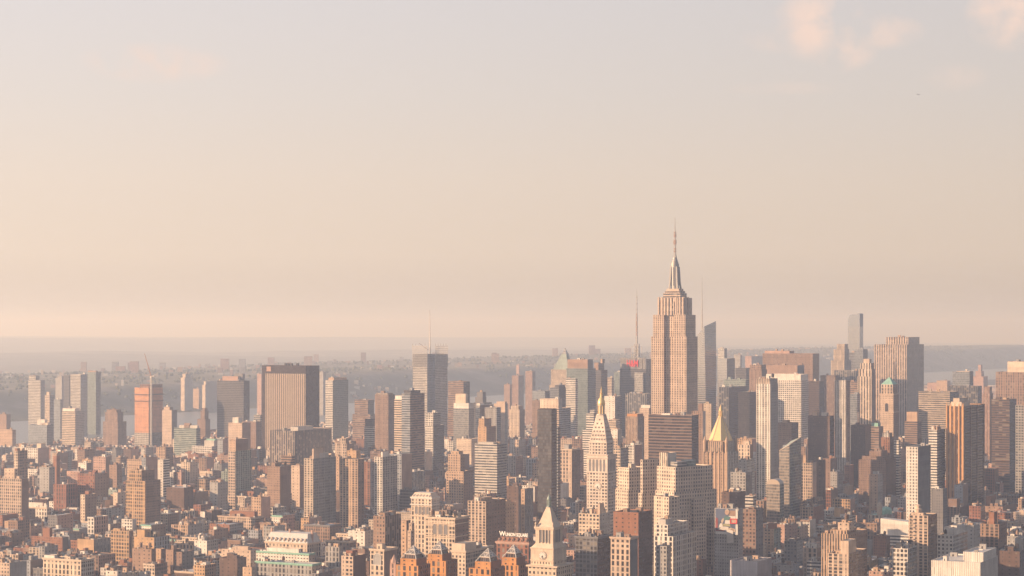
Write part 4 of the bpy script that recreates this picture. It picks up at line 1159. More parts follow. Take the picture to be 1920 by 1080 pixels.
# ornament the photo shows on the nearest fronts
def openings(s, spans, ya, yb, m='dgrey', nm='arched_window', rim='cream'):
    for a, b in spans:
        g = MB()
        x0, x1, z0, z1 = -s.U(a), -s.U(b), s.Z(yb), s.Z(ya)
        hw, c = (x1 - x0) / 2, (x0 + x1) / 2
        pts = [(c - hw, z0), (c + hw, z0)] + [(c + hw * math.cos(math.pi * i / 8), z1 - hw + hw * math.sin(math.pi * i / 8)) for i in range(9)]
        g.face([(p, -.12, q) for p, q in pts], m)
        for k in range(len(pts)):
            p, q = pts[k], pts[(k + 1) % len(pts)]
            g.bar((p[0], -.2, p[1]), (q[0], -.2, q[1]), .35, rim)
        g.build(nm, s.r)


def ledge(s, yy, out=.8, h=.9, m='cream'):
    g = MB()
    z = s.Z(yy)
    g.box(-s.w - out, out, -out, 0, z - h, z, m, None, m)
    g.box(0, out, 0, s.l, z - h, z, m, None, m)
    g.build('ledge', s.r)


openings(sOR, [(778, 783.5), (785.5, 790.5), (793, 797.5), (799.5, 804.5)], 950, 965)
ledge(sOR, 968)
ledge(sOR, 946, 1.2, 1.2, 'white')
g = MB()
zt = sOR.Z(930.5)
g.frustum((-sOR.w, 0, 0, sOR.l), sOR.z - .4, (-sOR.w + 3, -3, 3, sOR.l - 4), max(zt, sOR.z + 5), 'cream', 'silver')
ro = g.build('mansard_roof', sOR.r)
for k in range(6):
    g = MB()
    x = -sOR.w + 3 + (sOR.w - 6) * k / 5
    g.box(x - .8, x + .8, .4, 2.6, sOR.z, sOR.z + 3, 'white', None, 'white')
    g.face([(x - .4, .37, sOR.z + .4), (x + .4, .37, sOR.z + .4), (x + .4, .37, sOR.z + 2.4), (x - .4, .37, sOR.z + 2.4)], 'black')
    g.build('dormer', ro)
openings(sGR, [(811.5, 819), (822, 829.5), (832, 839.5)], 984, 1004, 'dgrey', 'tall_window')
ledge(sGR, 982)
ledge(sGR, 1006)
openings(sAR, [(425 + 8.9 * k, 431 + 8.9 * k) for k in range(6)], 948, 960)
ledge(sAR, 946, .9, 1.2)
ledge(sAR, 963)
openings(sNW, [(700.5, 714.5)], 1038, 1060, 'grey', 'great_arch', 'white')

g = MB()
x, y = -sPT.U(1722, 6), 6
zt = sPT.Z(945, -x, y)
h = zt - sPT.z
g.box(x - 6, x + 6, y - 4, y + 6, sPT.z - 1, sPT.z + h * .22, 'few:sand', None, 'gravel')
g.lathe(x, y, [(3.6, sPT.z + h * .2), (3.6, sPT.z + h * .5), (4.0, sPT.z + h * .52), (2.6, sPT.z + h * .62), (2.6, sPT.z + h * .84), (3.0, sPT.z + h * .86), (1.6, sPT.z + h * .95), (0, zt)], 'sand', 10)
g.build('roof_turret', sPT.r)
for k in range(12):
    for px in (1705.5, 1711.5):
        g = MB()
        z = sPT.Z(975 + 7.5 * k)
        x = -sPT.U(px)
        g.box(x - 1.1, x + 1.1, -1.2, 0, z - .2, z, 'grey', None, 'grey')
        g.box(x - 1.1, x + 1.1, -1.2, -1.12, z, z + 1.0, 'sand', None, 'sand')
        g.build('balcony', sPT.r)

# ------------------------------------------------------------------ landmark towers
def lerp(a, b, t):
    return a + (b - a) * t


def disc(mb, x, y, z, r, m, side=False, n=20, depth=.25):
    """a thick round plate on the front (or right) face"""
    pts = []
    for k in range(n):
        a = 2 * math.pi * k / n
        pts.append((r * math.cos(a), r * math.sin(a)))
    if side:
        P = [(x + depth, y + a, z + b) for a, b in pts]
        Q = [(x, y + a, z + b) for a, b in pts]
    else:
        P = [(x + a, y - depth, z + b) for a, b in pts]
        Q = [(x + a, y, z + b) for a, b in pts]
    mb.face(P, m)
    for k in range(n):
        j = (k + 1) % n
        mb.face([Q[k], Q[j], P[j], P[k]], m)


def clock(root, x, y, z, r, side=False, rim='stone', face='white'):
    mb = MB()
    disc(mb, x, y, z, r * 1.22, rim, side, 24, .3)
    o = mb.build('clock_rim', root)
    fb = MB()
    s = .3
    disc(fb, x + (s if side else 0), y - (0 if side else s), z, r, face, side, 24, .12)
    f = fb.build('clock_face', root)
    for k in range(12):
        hb2 = MB()
        a = math.pi * k / 6
        p0, p1 = r * .74, r * .92
        e = .46
        A = (math.sin(a) * p0, math.cos(a) * p0)
        B_ = (math.sin(a) * p1, math.cos(a) * p1)
        if side:
            hb2.bar((x + e, y + A[0], z + A[1]), (x + e, y + B_[0], z + B_[1]), r * .1, 'dbrown')
        else:
            hb2.bar((x + A[0], y - e, z + A[1]), (x + B_[0], y - e, z + B_[1]), r * .1, 'dbrown')
        hb2.build('hour_mark', f)
    for a, ln, w in ((R(205), .55, .14), (R(165), .8, .1)):
        h = MB()
        e = .5
        if side:
            h.bar((x + e, y, z), (x + e, y + math.sin(a) * ln * r, z + math.cos(a) * ln * r), r * w, 'black')
        else:
            h.bar((x, y - e, z), (x + math.sin(a) * ln * r, y - e, z + math.cos(a) * ln * r), r * w, 'black')
        h.build('clock_hand', f)


def arches(mb, x0, x1, y, z0, z1, n, m, gap=.45, side=False, rev=.35):
    """tall round-headed openings as flat dark faces a little proud of the solid wall"""
    bw = (x1 - x0) / n
    for k in range(n):
        c = x0 + bw * (k + .5)
        hw = bw * (1 - gap) / 2
        pts = [(c - hw, z0), (c + hw, z0)]
        for i in range(7):
            a = math.pi * i / 6
            pts.append((c + hw * math.cos(a), z1 - hw + hw * math.sin(a)))
        if side:
            mb.face([(y + .06, p, q) for p, q in pts], m)
        else:
            mb.face([(p, y - .06, q) for p, q in pts], m)  # dark colour stands for the shade inside the opening


def band(mb, x0, x1, y0, y1, z0, z1, o, m):
    mb.box(x0 - o, x1 + o, y0 - o, y1 + o, z0, z1, m, None, m)
    mb.face([(x0 - o, y0 - o, z0), (x0 - o, y1 + o, z0), (x1 + o, y1 + o, z0), (x1 + o, y0 - o, z0)], m)


# --- the tallest skyscraper
def tallest():
    s = Site(1287, 3270)
    rt = s.root('skyscraper', 'tallest stone skyscraper with stepped crown, round metal mast and needle antenna', 'skyscraper')
    w, l = s.U(1221), s.V(1308)
    m = 'esb:sand'
    mb, rb = MB(), MB()
    X = lambda px, v=0.0: -s.U(px, v)
    z1, z2, z3, z4 = s.Z(631), s.Z(590), s.Z(558), s.Z(549, 0, 8)
    rec = 6.0
    # outer shaft with a recessed centre
    xa, xb = X(1244.5), X(1263.5)
    mb.box(-w, xa, 0, rec + 2, 0, z1, m)
    mb.box(xb, 0, 0, rec + 2, 0, z1, m)
    mb.box(-w, 0, rec, l, 0, z1, m)
    # middle setback
    xl2, xr2 = X(1224.5, 1), X(1285, 1)
    l2 = l - 3
    mb.box(xl2, xa - .2, 1, rec + 2, z1 - 1, z2, m)
    mb.box(xb + .2, xr2, 1, rec + 2, z1 - 1, z2, m)
    mb.box(xl2, xr2, rec + .3, l2, z1 - 1, z2, m)
    # crown block with buttressed centre
    xl3, xr3, l3 = X(1234, 3), X(1281, 3), l2 - 4
    mb.box(xl3, xr3, 3.5, l3, z2 - 1, z3, 'wstrip:sand')
    xc0, xc1 = X(1245, 1), X(1263, 1)
    mb.box(xc0, xc1, 2.6, 8, z2 - 1, z3 - 6, 'wstrip:sand')
    for px in (1234.5, 1241, 1267, 1274, 1280):
        x = X(px, 3)
        mb.box(x - 1.2, x + 1.2, 2.9, 5, z2 - 1, z3 + 1.2, 'sand', None, 'sand')
    for k, yy in enumerate((8, 16, 24)):
        if yy < l3 - 2:
            mb.box(xr3 - 1, xr3 + .8, yy - 1.2, yy + 1.2, z2 - 1, z3 + 1.2, 'sand', None, 'sand')
    # stepped roof pedestals
    xl4, xr4, l4 = X(1243, 6), X(1275, 6), l3 - 6
    mb.box(xl4, xr4, 7, l4, z3 - .5, z4, 'ribbon:sand')
    xm, ym = (xl4 + xr4) / 2, (7 + l4) / 2
    zb = s.Z(541.5, -xm, ym)
    zq = lerp(z4, zb, .5)
    mb.box(xm - 12.5, xm + 12.5, ym - 11.5, ym + 11.5, z4 - .3, zq, 'ribbon:sand')
    mb.box(xm - 10.5, xm + 10.5, ym - 9.5, ym + 9.5, zq - .3, zb, 'sand')
    mb.build('wall', rt)
    for x0, x1, y0, y1, z in ((-w, 0, 0, l, z1), (xl2, xr2, 1, l2, z2), (xl3, xr3, 3.5, l3, z3), (xl4, xr4, 7, l4, z4), (xm - 12.5, xm + 12.5, ym - 11.5, ym + 11.5, zq), (xm - 10.5, xm + 10.5, ym - 9.5, ym + 9.5, zb)):
        if z in (z1, z2):
            rb.face([(x0, rec + .3, z - .15), (x1, rec + .3, z - .15), (x1, y1, z - .15), (x0, y1, z - .15)], 'gravel')
            for a, b in ((x0, xa), (xb, x1)):
                rb.face([(a, y0, z - .15), (b, y0, z - .15), (b, rec + .3, z - .15), (a, rec + .3, z - .15)], 'gravel')
        else:
            rb.face([(x0, y0, z - .15), (x1, y0, z - .15), (x1, y1, z - .15), (x0, y1, z - .15)], 'gravel')
    rb.build('roof', rt)
    # mooring mast
    zt = s.Z(494, -xm, ym)
    zd = s.Z(483, -xm, ym)
    ms = MB()
    ms.lathe(xm, ym, [(6.2, zb), (6.2, zt - 4), (6.6, zt - 4), (6.6, zt), (5.4, zt), (5.4, zt + 2.5), (4.6, zt + 3), (4.6, lerp(zt, zd, .55)), (3.4, lerp(zt, zd, .7)), (3.2, zd), (0, zd + 1.2)], 'steel', 24)
    st = ms.build('mast', rt)
    for k in range(4):
        a = math.pi / 2 * k + math.pi / 4
        wb = MB()
        dx, dy = math.cos(a), math.sin(a)
        for (r0, za, r1, zc) in ((9.8, zb, 8.0, lerp(zb, zt, .35)), (8.0, lerp(zb, zt, .35), 6.9, zt - 5)):
            wb.bar((xm + dx * r0, ym + dy * r0, za), (xm + dx * r1, ym + dy * r1, zc), 2.6, 'steel', 1.9)
        wb.build('wing_buttress', st)
    for k in range(12):
        a = math.pi / 6 * k
        sb_ = MB()
        sb_.bar((xm + 6.25 * math.cos(a), ym + 6.25 * math.sin(a), zb + 5), (xm + 6.25 * math.cos(a), ym + 6.25 * math.sin(a), zt - 6), .9, 'dgrey')
        sb_.build('window_strip', st)
    an = MB()
    za, zm, ztop = zd + .5, s.Z(434, -xm, ym), s.Z(407, -xm, ym)
    an.bar((xm, ym, za), (xm, ym, lerp(za, zm, .12)), 4.0, 'grey', 3.0)
    an.bar((xm, ym, lerp(za, zm, .12)), (xm, ym, zm), 2.3, 'grey', 2.0)
    for t, ww in ((.2, 3.2), (.3, 2.9), (.5, 3.6), (.56, 3.9), (.62, 3.5), (.78, 3.1), (.84, 3.1), (.93, 2.7)):
        z = lerp(za, zm, t)
        an.bar((xm, ym, z), (xm, ym, z + 2.2), ww, 'umber')
    an.bar((xm, ym, zm), (xm, ym, ztop), 1.3, 'grey', .5)
    an.build('antenna', rt)
    foot(s, -w, 0, 0, l)
    LAND.append(('the tallest skyscraper', 1265, 600))


tallest()


# --- clock tower with the gilded top
def gilded_clock_tower():
    s = Site(1139, 2400)
    rt = s.root('clock_tower', 'white marble clock tower with steep roof and gilded cupola', 'clock tower')
    w, l = s.U(1100), s.V(1155)
    X = lambda px, v=0.0: -s.U(px, v)
    mb = MB()
    zc, zl0, zl1, zp, zu = s.Z(853), s.Z(886), s.Z(860), s.Z(830), s.Z(856)
    mb.box(-w, 0, 0, l, 0, zl0, 'big:marble', 'big:marble')
    mb.box(-w, 0, 0, l, zl0, zl1, 'blank:marble', 'blank:marble')
    mb.box(-w, 0, 0, l, zl1, zc, 'blank:marble', 'blank:marble')
    band(mb, -w, 0, 0, l, zl0 - .8, zl0, .7, 'marble')
    band(mb, -w, 0, 0, l, zl1, zl1 + 1.3, 1.1, 'marble')
    band(mb, -w, 0, 0, l, zc - .8, zc + .1, .8, 'marble')
    i = 2.2
    mb.box(-w + i, -i, i, l - i, zc, zp, 'big:marble')
    band(mb, -w + i, -i, i, l - i, zp - 1, zp, .9, 'marble')
    zt = s.Z(778, w / 2, l / 2)
    xm, ym = -w / 2, l / 2
    hw = 4.4
    mb.build('wall', rt)
    rf = MB()
    rf.frustum((-w + i, -i, i, l - i), zp, (xm - hw, xm + hw, ym - hw, ym + hw), zt, 'blank:marble', 'marble')
    ro = rf.build('roof', rt)
    for row, nn in enumerate((6, 5, 4, 3, 2, 1)):
        t = .08 + row * .145
        z = lerp(zp, zt, t)
        x0, x1, yy = lerp(-w + i, xm - hw, t), lerp(-i, xm + hw, t), lerp(i, ym - hw, t)
        y1b = lerp(l - i, ym + hw, t)
        for k in range(nn):
            d = MB()
            c = lerp(x0, x1, (k + .5 + .25) / (nn + .5))
            d.box(c - .75, c + .75, yy - .3, yy + 1.5, z, z + 2.1, 'marble', None, 'marble')
            d.face([(c - .5, yy - .33, z + .2), (c + .5, yy - .33, z + .2), (c + .5, yy - .33, z + 1.8), (c - .5, yy - .33, z + 1.8)], 'black')
            d.build('dormer', ro)
            d = MB()
            c = lerp(yy, y1b, (k + .5 + .25) / (nn + .5))
            d.box(x1 - 1.5, x1 + .3, c - .75, c + .75, z, z + 2.1, 'marble', None, 'marble')
            d.face([(x1 + .33, c - .5, z + .2), (x1 + .33, c + .5, z + .2), (x1 + .33, c + .5, z + 1.8), (x1 + .33, c - .5, z + 1.8)], 'black')
            d.build('dormer', ro)
    lg = MB()
    arches(lg, -w + 2, -2, 0, zl0 + 1, zl1 - 1, 5, 'dgrey', .42)
    arches(lg, 2, l - 2, 0, zl0 + 1, zl1 - 1, 5, 'dgrey', .42, True)
    lg.build('loggia', rt)
    zk = s.Z(912)
    clock(rt, X(1120.5), 0, zk, 4.1, False, 'stone', 'white')
    clock(rt, 0, l * .5, zk, 4.1, True, 'stone', 'white')
    cu = MB()
    z2, z3, z4 = s.Z(759, w / 2, l / 2), s.Z(745, w / 2, l / 2), s.Z(723, w / 2, l / 2)
    cu.lathe(xm, ym, [(hw + 1, zt), (hw + 1, zt + 1), (3.2, zt + 1.2), (3.2, z2 - 1), (4.3, z2 - .6), (4.3, z2)], 'marble', 12)
    c = cu.build('cupola', rt)
    for k in range(8):
        a = 2 * math.pi * k / 8
        p = MB()
        p.bar((xm + 3.7 * math.cos(a), ym + 3.7 * math.sin(a), zt + 1), (xm + 3.7 * math.cos(a), ym + 3.7 * math.sin(a), z2 - .6), .8, 'gold')
        p.build('column', c)
    dm = MB()
    h = z3 - z2
    dm.lathe(xm, ym, [(4.2, z2), (4.4, z2 + h * .2), (4.1, z2 + h * .5), (3.0, z2 + h * .8), (1.6, z3)], 'gold', 16)
    dm.build('dome', rt)
    sp = MB()
    h = z4 - z3
    sp.lathe(xm, ym, [(1.6, z3), (1.5, z3 + h * .3), (2.0, z3 + h * .34), (.9, z3 + h * .4), (.75, z3 + h * .62), (1.1, z3 + h * .66), (.4, z3 + h * .74), (0, z4)], 'gold', 10)
    sp.build('spire', rt)
    foot(s, -w, 0, 0, l)
    LAND.append(('the gilded clock tower', 1127, 900))


gilded_clock_tower()


# --- pale clock tower at the bottom
def pale_clock_tower():
    s = Site(1043, 1610)
    rt = s.root('clock_tower', 'cream clock tower with arched belfry, pyramid roof and bronze lantern, bottom centre', 'clock tower')
    w, l = s.U(990), s.V(1073)
    mb = MB()
    X = lambda px, v: -s.U(px, v)
    z0 = s.Z(1062)
    mb.box(-w, 0, 0, l, 0, z0, 'punch:cream', 'punch:cream')
    band(mb, -w, 0, 0, l, z0 - 1.2, z0, 1.3, 'cream')
    i1 = 1.5
    x0, x1, y0, y1 = X(995, i1), X(1037.5, i1), i1, l - 4
    z1, z2 = s.Z(1029, -x1, i1), s.Z(989, -x1, 3)
    zs = s.Z(1052, -x1, i1)
    mb.box(x0, x1, y0, y1, z0, zs, 'small:cream')
    mb.box(x0, x1, y0, y1, zs, z1, 'blank:cream')
    band(mb, x0, x1, y0, y1, zs - .4, zs + .3, .5, 'cream')
    band(mb, x0, x1, y0, y1, z1 - .5, z1 + .2, .5, 'cream')
    i2 = 3.5
    bx0, bx1, by0 = X(1004, i2), X(1037.5, i2) - .2, i2
    by1 = by0 + (bx1 - bx0) * 1.1
    mb.frustum((x0, x1, y0, y1), z1, (bx0, bx1, by0, by1), z1 + 3.5, 'cream')
    mb.box(bx0, bx1, by0, by1, z1, z2, 'blank:cream')
    band(mb, bx0, bx1, by0, by1, z2 - 1.4, z2, .9, 'cream')
    band(mb, bx0, bx1, by0, by1, z2 - 2.4, z2 - 1.4, .45, 'cream')
    mb.build('wall', rt)
    for sx in (x0 + .8, x1 - .8):
        for (yy) in (y0 + .8, y1 - .8):
            u = MB()
            u.lathe(sx, yy, [(1.1, zs), (1.1, zs + 1.2), (.6, zs + 1.6), (1.0, zs + 3), (.9, zs + 4), (.35, zs + 5), (.3, zs + 5.6), (0, zs + 6.2)], 'cream', 8)
            u.build('urn', rt)
    for sx in (bx0 + .2, bx1 - .2):
        for yy in (by0 + .2, by1 - .2):
            u = MB()
            u.lathe(sx, yy, [(.9, z2), (.9, z2 + .8), (.5, z2 + 1), (.9, z2 + 2.2), (.5, z2 + 3.2), (0, z2 + 4)], 'cream', 8)
            u.build('urn', rt)
    # belfry openings
    ow = bx1 - bx0
    za, zb = s.Z(1018, -bx1, by0), s.Z(992.5, -bx1, by0)
    for k in range(3):
        q0, q1 = bx0 + ow * .22, bx1 - ow * .22
        op = MB()
        arches(op, lerp(q0, q1, k / 3), lerp(q0, q1, (k + 1) / 3), by0, za, zb, 1, 'dgrey', .34)
        op.build('belfry_opening', rt)
        q0, q1 = by0 + ow * .25, by1 - ow * .25
        op = MB()
        arches(op, lerp(q0, q1, k / 3), lerp(q0, q1, (k + 1) / 3), bx1, za, zb, 1, 'dgrey', .34, True)
        op.build('belfry_opening', rt)
    pb = MB()
    for k in range(4):
        c = bx0 + ow * (.22 + .56 * k / 3)
        pb.lathe(c, by0 - .25, [(.42, za - .5), (.36, za), (.36, zb - 1.4), (.5, zb - .8)], 'cream', 8)
    pb.build('pilasters', rt)
    # concave pyramid roof
    xm, ym = (bx0 + bx1) / 2, (by0 + by1) / 2
    zt = s.Z(951, -xm, ym)
    rb = MB()
    prof = [(0, .5), (.18, .40), (.42, .31), (.7, .22), (.93, .13), (1, .12)]
    for (t0, r0), (t1, r1) in zip(prof, prof[1:]):
        q0, q1 = ow * r0 * .96, ow * r1 * .96
        rb.frustum((xm - q0, xm + q0, ym - q0, ym + q0), lerp(z2, zt, t0), (xm - q1, xm + q1, ym - q1, ym + q1), lerp(z2, zt, t1), 'cream', 'cream' if t1 == 1 else None)
    rb.build('roof', rt)
    ln = MB()
    z3 = s.Z(925, -xm, ym)
    h = z3 - zt
    ln.lathe(xm, ym, [(1.9, zt), (1.7, zt + h * .12), (1.2, zt + h * .14), (1.15, zt + h * .5), (1.7, zt + h * .55), (1.7, zt + h * .6), (1.2, zt + h * .72), (.5, zt + h * .8), (.3, zt + h * .9), (0, z3)], 'green', 10)
    la = ln.build('lantern', rt)
    for k in range(6):
        a = math.pi / 3 * k
        p = MB()
        p.bar((xm + 1.6 * math.cos(a), ym + 1.6 * math.sin(a), zt + h * .12), (xm + 1.6 * math.cos(a), ym + 1.6 * math.sin(a), zt + h * .56), .4, 'green')
        p.build('column', la)
    zk = s.Z(1041.5, -(x0 + x1) / 2, y0)
    clock(rt, X(1017.3, y0), y0, zk, 2.9, False, 'stone', 'white')
    foot(s, -w, 0, 0, l)
    LAND.append(('the pale clock tower', 1018, 1000))


pale_clock_tower()


# --- gold pyramid tower
def gold_pyramid():
    s = Site(1364, 2600)
    rt = s.root('skyscraper', 'gothic stone tower with a gleaming gold pyramid roof', 'skyscraper')
    w, l = s.U(1317.6), s.V(1384)
    mb = MB()
    z0, z1 = s.Z(850), s.Z(827)
    m = 'rib:tan'
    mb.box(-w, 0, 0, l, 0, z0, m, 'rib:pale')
    c = 3.2
    mb.box(-w + c, -c, c, l - c, z0 - 1, z1, 'strip:tan', 'strip:pale')
    mb.box(-w + c * 2.2, -c * 2.2, .8, 5, z0 - 1, z1 - 1, 'strip:tan')
    n = 7
    for k in range(n):
        x = -w + .8 + (w - 1.6) * k / (n - 1)
        mb.box(x - .7, x + .7, -.8, .4, 0, z0 + 1.5, 'tan', None, 'tan')
    for k in range(5):
        y = .8 + (l - 1.6) * k / 4
        mb.box(-.4, .8, y - .7, y + .7, 0, z0 + 1.5, 'pale', None, 'pale')
    mb.build('wall', rt)
    for x, y in ((-w + 2, 2), (-2, 2), (-2, l - 2), (-w + 2, l - 2)):
        t = MB()
        t.lathe(x, y, [(2.0, z0 - 1), (2.0, z1 - 3), (2.4, z1 - 3), (2.2, z1 - 1), (.5, z1 + 5), (0, z1 + 6)], 'tan', 8)
        t.build('pinnacle', rt)
    xm, ym = -w / 2, l / 2
    zl, zt = s.Z(782, w / 2, l / 2), s.Z(757.5, w / 2, l / 2)
    r0 = (s.U(1332, l / 2) - s.U(1370.5, l / 2)) / 2 / math.cos(math.pi / 8) * 1.0
    xm = -(s.U(1332, l / 2) + s.U(1370.5, l / 2)) / 2
    g = MB()
    g.lathe(xm, ym, [(r0, z1 - .5), (r0, z1), (2.9, zl)], 'gold', 8, math.pi / 8)
    po = g.build('pyramid_roof', rt)
    for k in range(8):
        a = math.pi / 4 * k + math.pi / 8
        e = MB()
        e.bar((xm + r0 * math.cos(a), ym + r0 * math.sin(a), z1), (xm + 2.9 * math.cos(a), ym + 2.9 * math.sin(a), zl), .7, 'sand')
        e.build('roof_rib', po)
    lt = MB()
    h = zt - zl
    lt.lathe(xm, ym, [(3.2, zl), (3.2, zl + h * .06), (1.7, zl + h * .08), (1.7, zl + h * .42), (2.5, zl + h * .46), (2.3, zl + h * .5), (.5, zl + h * .88), (0, zt)], 'gold', 8, math.pi / 8)
    lo = lt.build('lantern', rt)
    for k in range(8):
        a = 2 * math.pi * k / 8
        p = MB()
        p.bar((xm + 2.3 * math.cos(a), ym + 2.3 * math.sin(a), zl + h * .05), (xm + 2.3 * math.cos(a), ym + 2.3 * math.sin(a), zl + h * .45), .55, 'gold')
        p.build('column', lo)
    foot(s, -w, 0, 0, l)
    LAND.append(('the gold pyramid tower', 1350, 850))


gold_pyramid()


# --- glass tower with screens of rods and a thin mast
def masted_tower():
    s = Site(808, 4700)
    rt = s.root('skyscraper', 'tall grey glass tower with notched corner, rod screens above the roof and thin mast', 'skyscraper')
    w, l = s.U(774), s.V(839)
    X = lambda px, v=0.0: -s.U(px, v)
    zt = s.Z(664)
    xa = X(801)
    vn = s.V(816, 0)
    mb = MB()
    mb.box(-w, xa, 0, l, 0, zt, 'ribbon:pale', 'glass:bluegrey', 'gravel')
    mb.box(xa - 1, 0, vn, l, 0, zt - .5, 'glass:bluegrey', 'ribbon:steel', 'gravel')
    mb.build('wall', rt)
    zs = s.Z(647)
    k = 0
    scr = [((-w, -.6), (xa, -.6)), ((.6, vn), (.6, l))]
    for (a, b) in scr:
        for i in range(15):
            t = i / 14
            x, y = lerp(a[0], b[0], t), lerp(a[1], b[1], t)
            r_ = MB()
            r_.bar((x, y, zt - 30), (x, y, zs + (3 if i % 3 == 0 else -2)), .75, 'pale')
            r_.build('screen_rod', rt)
        for i in range(4):
            z = lerp(zt + 2, zs - 3, i / 3)
            r_ = MB()
            r_.bar((*a, z), (*b, z), .6, 'pale')
            r_.build('screen_rail', rt)
    xm, ym = X(806, l * .3), l * .3
    a = MB()
    zz = s.Z(581, -xm, ym)
    a.bar((xm, ym, zt - 1), (xm, ym, lerp(zt, zz, .35)), 2.6, 'pale', 1.9)
    a.bar((xm, ym, lerp(zt, zz, .35)), (xm, ym, zz), 1.9, 'pale', .7)
    a.build('mast', rt)
    c = MB()
    p0, p1 = (X(803, 2), 2, s.Z(656)), (X(786, 2), 2, s.Z(644))
    c.bar(p0, p1, 1.2, 'brown', .7)
    c.build('roof_crane', rt)
    foot(s, -w, 0, 0, l)
    LAND.append(('the masted glass tower', 806, 660))


masted_tower()


def text_mesh(txt, size, depth, m, name, root, loc, sx=1.0, bold=0.0):
    cu = bpy.data.curves.new(name, 'FONT')
    cu.body = txt
    cu.size = size
    cu.extrude = depth
    cu.offset = bold
    cu.resolution_u = 3
    t = bpy.data.objects.new(name, cu)
    COL.objects.link(t)
    dg = bpy.context.evaluated_depsgraph_get()
    me = bpy.data.meshes.new_from_object(t.evaluated_get(dg))
    bpy.data.objects.remove(t)
    me.materials.clear()
    me.materials.append(mat(m))
    me.name = name
    o = bpy.data.objects.new(name, me)
    COL.objects.link(o)
    o.parent = root
    o.rotation_euler = (math.pi / 2, 0, 0)
    o.location = loc
    o.scale = (sx, 1, 1)
    return o


COLS['signred'] = (.55, .04, .04)
COLS['signwhite'] = (.80, .78, .74)
COLS['paper'] = (.50, .48, .45)
COLS['signblue'] = (.085, .105, .16)
COLS['teal'] = (.07, .14, .13)
COLS['skin'] = (.36, .25, .19)
COLS['lime'] = (.26, .25, .14)
COLS['poster_red'] = (.22, .06, .055)


def letters_tower():
    s = Site(1211, 4600)
    rt = s.root('skyscraper', 'dark tower carrying red letters on its roof sign and a lattice radio mast', 'skyscraper')
    w, l = s.U(1162), s.V(1224)
    X = lambda px, v=0.0: -s.U(px, v)
    zt, zs = s.Z(671), s.Z(692)
    mb = MB()
    mb.box(-w, 0, 0, l, 0, zs, 'dark:dgrey', 'dark:dgrey', 'tar')
    mb.box(X(1191), X(1207), -4, 3, 0, s.Z(699), 'glass:pale', 'ribbon:grey', 'pale')
    mb.box(-w + 2, -2, 2, l - 2, zs - 1, zt - 3, 'strip:dgrey', 'strip:dgrey', 'tar')
    mb.build('wall', rt)
    # square sign frames at the corners of the roof
    for a, b in ((1163, 1174), (1192.5, 1204), (1205, 1211)):
        f = MB()
        x0, x1 = X(a, 0), X(b, 0)
        f.box(x0, x1, .2, 2, zs - 2, zt, 'strip:grey', None, 'grey')
        f.build('roof_screen', rt)
    p = MB()
    p.box(X(1174.3), X(1192.2), -.6, 1.2, zs + .5, zt - 1, 'blank:dgrey', None, 'dgrey')
    sg = p.build('sign_panel', rt)
    h = s.Z(675) - s.Z(688)
    o = text_mesh('H&M', h * 1.36, .25, 'signred', 'lettering', rt, (X(1175), -1.0, s.Z(687.5)), .64, .025 * h)
    bpy.context.view_layer.update()
    xm, ym = X(1194, l * .45), l * .45
    z0, z1, z2 = zt - 3, s.Z(645, -xm, ym), s.Z(541, -xm, ym)
    la = MB()
    q = 5.2
    for (sx, sy) in ((-1, -1), (1, -1), (1, 1), (-1, 1)):
        la.bar((xm + sx * q, ym + sy * q, z0), (xm + sx * q * .8, ym + sy * q * .8, z1), 1.0, 'pale')
    for i in range(4):
        za, zb = lerp(z0, z1, i / 4), lerp(z0, z1, (i + 1) / 4)
        for (ax, ay, bx, by) in ((-1, -1, 1, -1), (1, -1, 1, 1), (1, 1, -1, 1), (-1, 1, -1, -1)):
            la.bar((xm + ax * q * .9, ym + ay * q * .9, za), (xm + bx * q * .9, ym + by * q * .9, zb), .7, 'pale')
            la.bar((xm + ax * q * .9, ym + ay * q * .9, zb), (xm + bx * q * .9, ym + by * q * .9, zb), .7, 'pale')
    la.build('lattice_base', rt)
    a = MB()
    a.bar((xm, ym, z0), (xm, ym, lerp(z1, z2, .15)), 4.5, 'grey', 3.2)
    a.bar((xm, ym, lerp(z1, z2, .15)), (xm, ym, lerp(z1, z2, .55)), 3.0, 'umber', 2.4)
    a.bar((xm, ym, lerp(z1, z2, .55)), (xm, ym, lerp(z1, z2, .85)), 2.2, 'grey', 1.6)
    a.bar((xm, ym, lerp(z1, z2, .85)), (xm, ym, z2), 1.0, 'grey', .5)
    for t in (.1, .2, .3, .42, .5, .62, .72, .84):
        z = lerp(z1, z2, t)
        a.bar((xm, ym, z), (xm, ym, z + 2), 4.2 - 2 * t, 'grey')
    a.build('mast', rt)
    for sx in (-1, 1):
        r_ = MB()
        r_.bar((xm + sx * 12, ym, z0), (xm + sx * 12, ym, s.Z(650, -xm, ym)), .9, 'pale')
        r_.bar((xm + sx * 12, ym, s.Z(650, -xm, ym)), (xm + sx * 5, ym, s.Z(650, -xm, ym)), .7, 'pale')
        r_.build('antenna_arm', rt)
    foot(s, -w, 0, 0, l)
    LAND.append(('the tower with red roof letters', 1185, 690))


letters_tower()


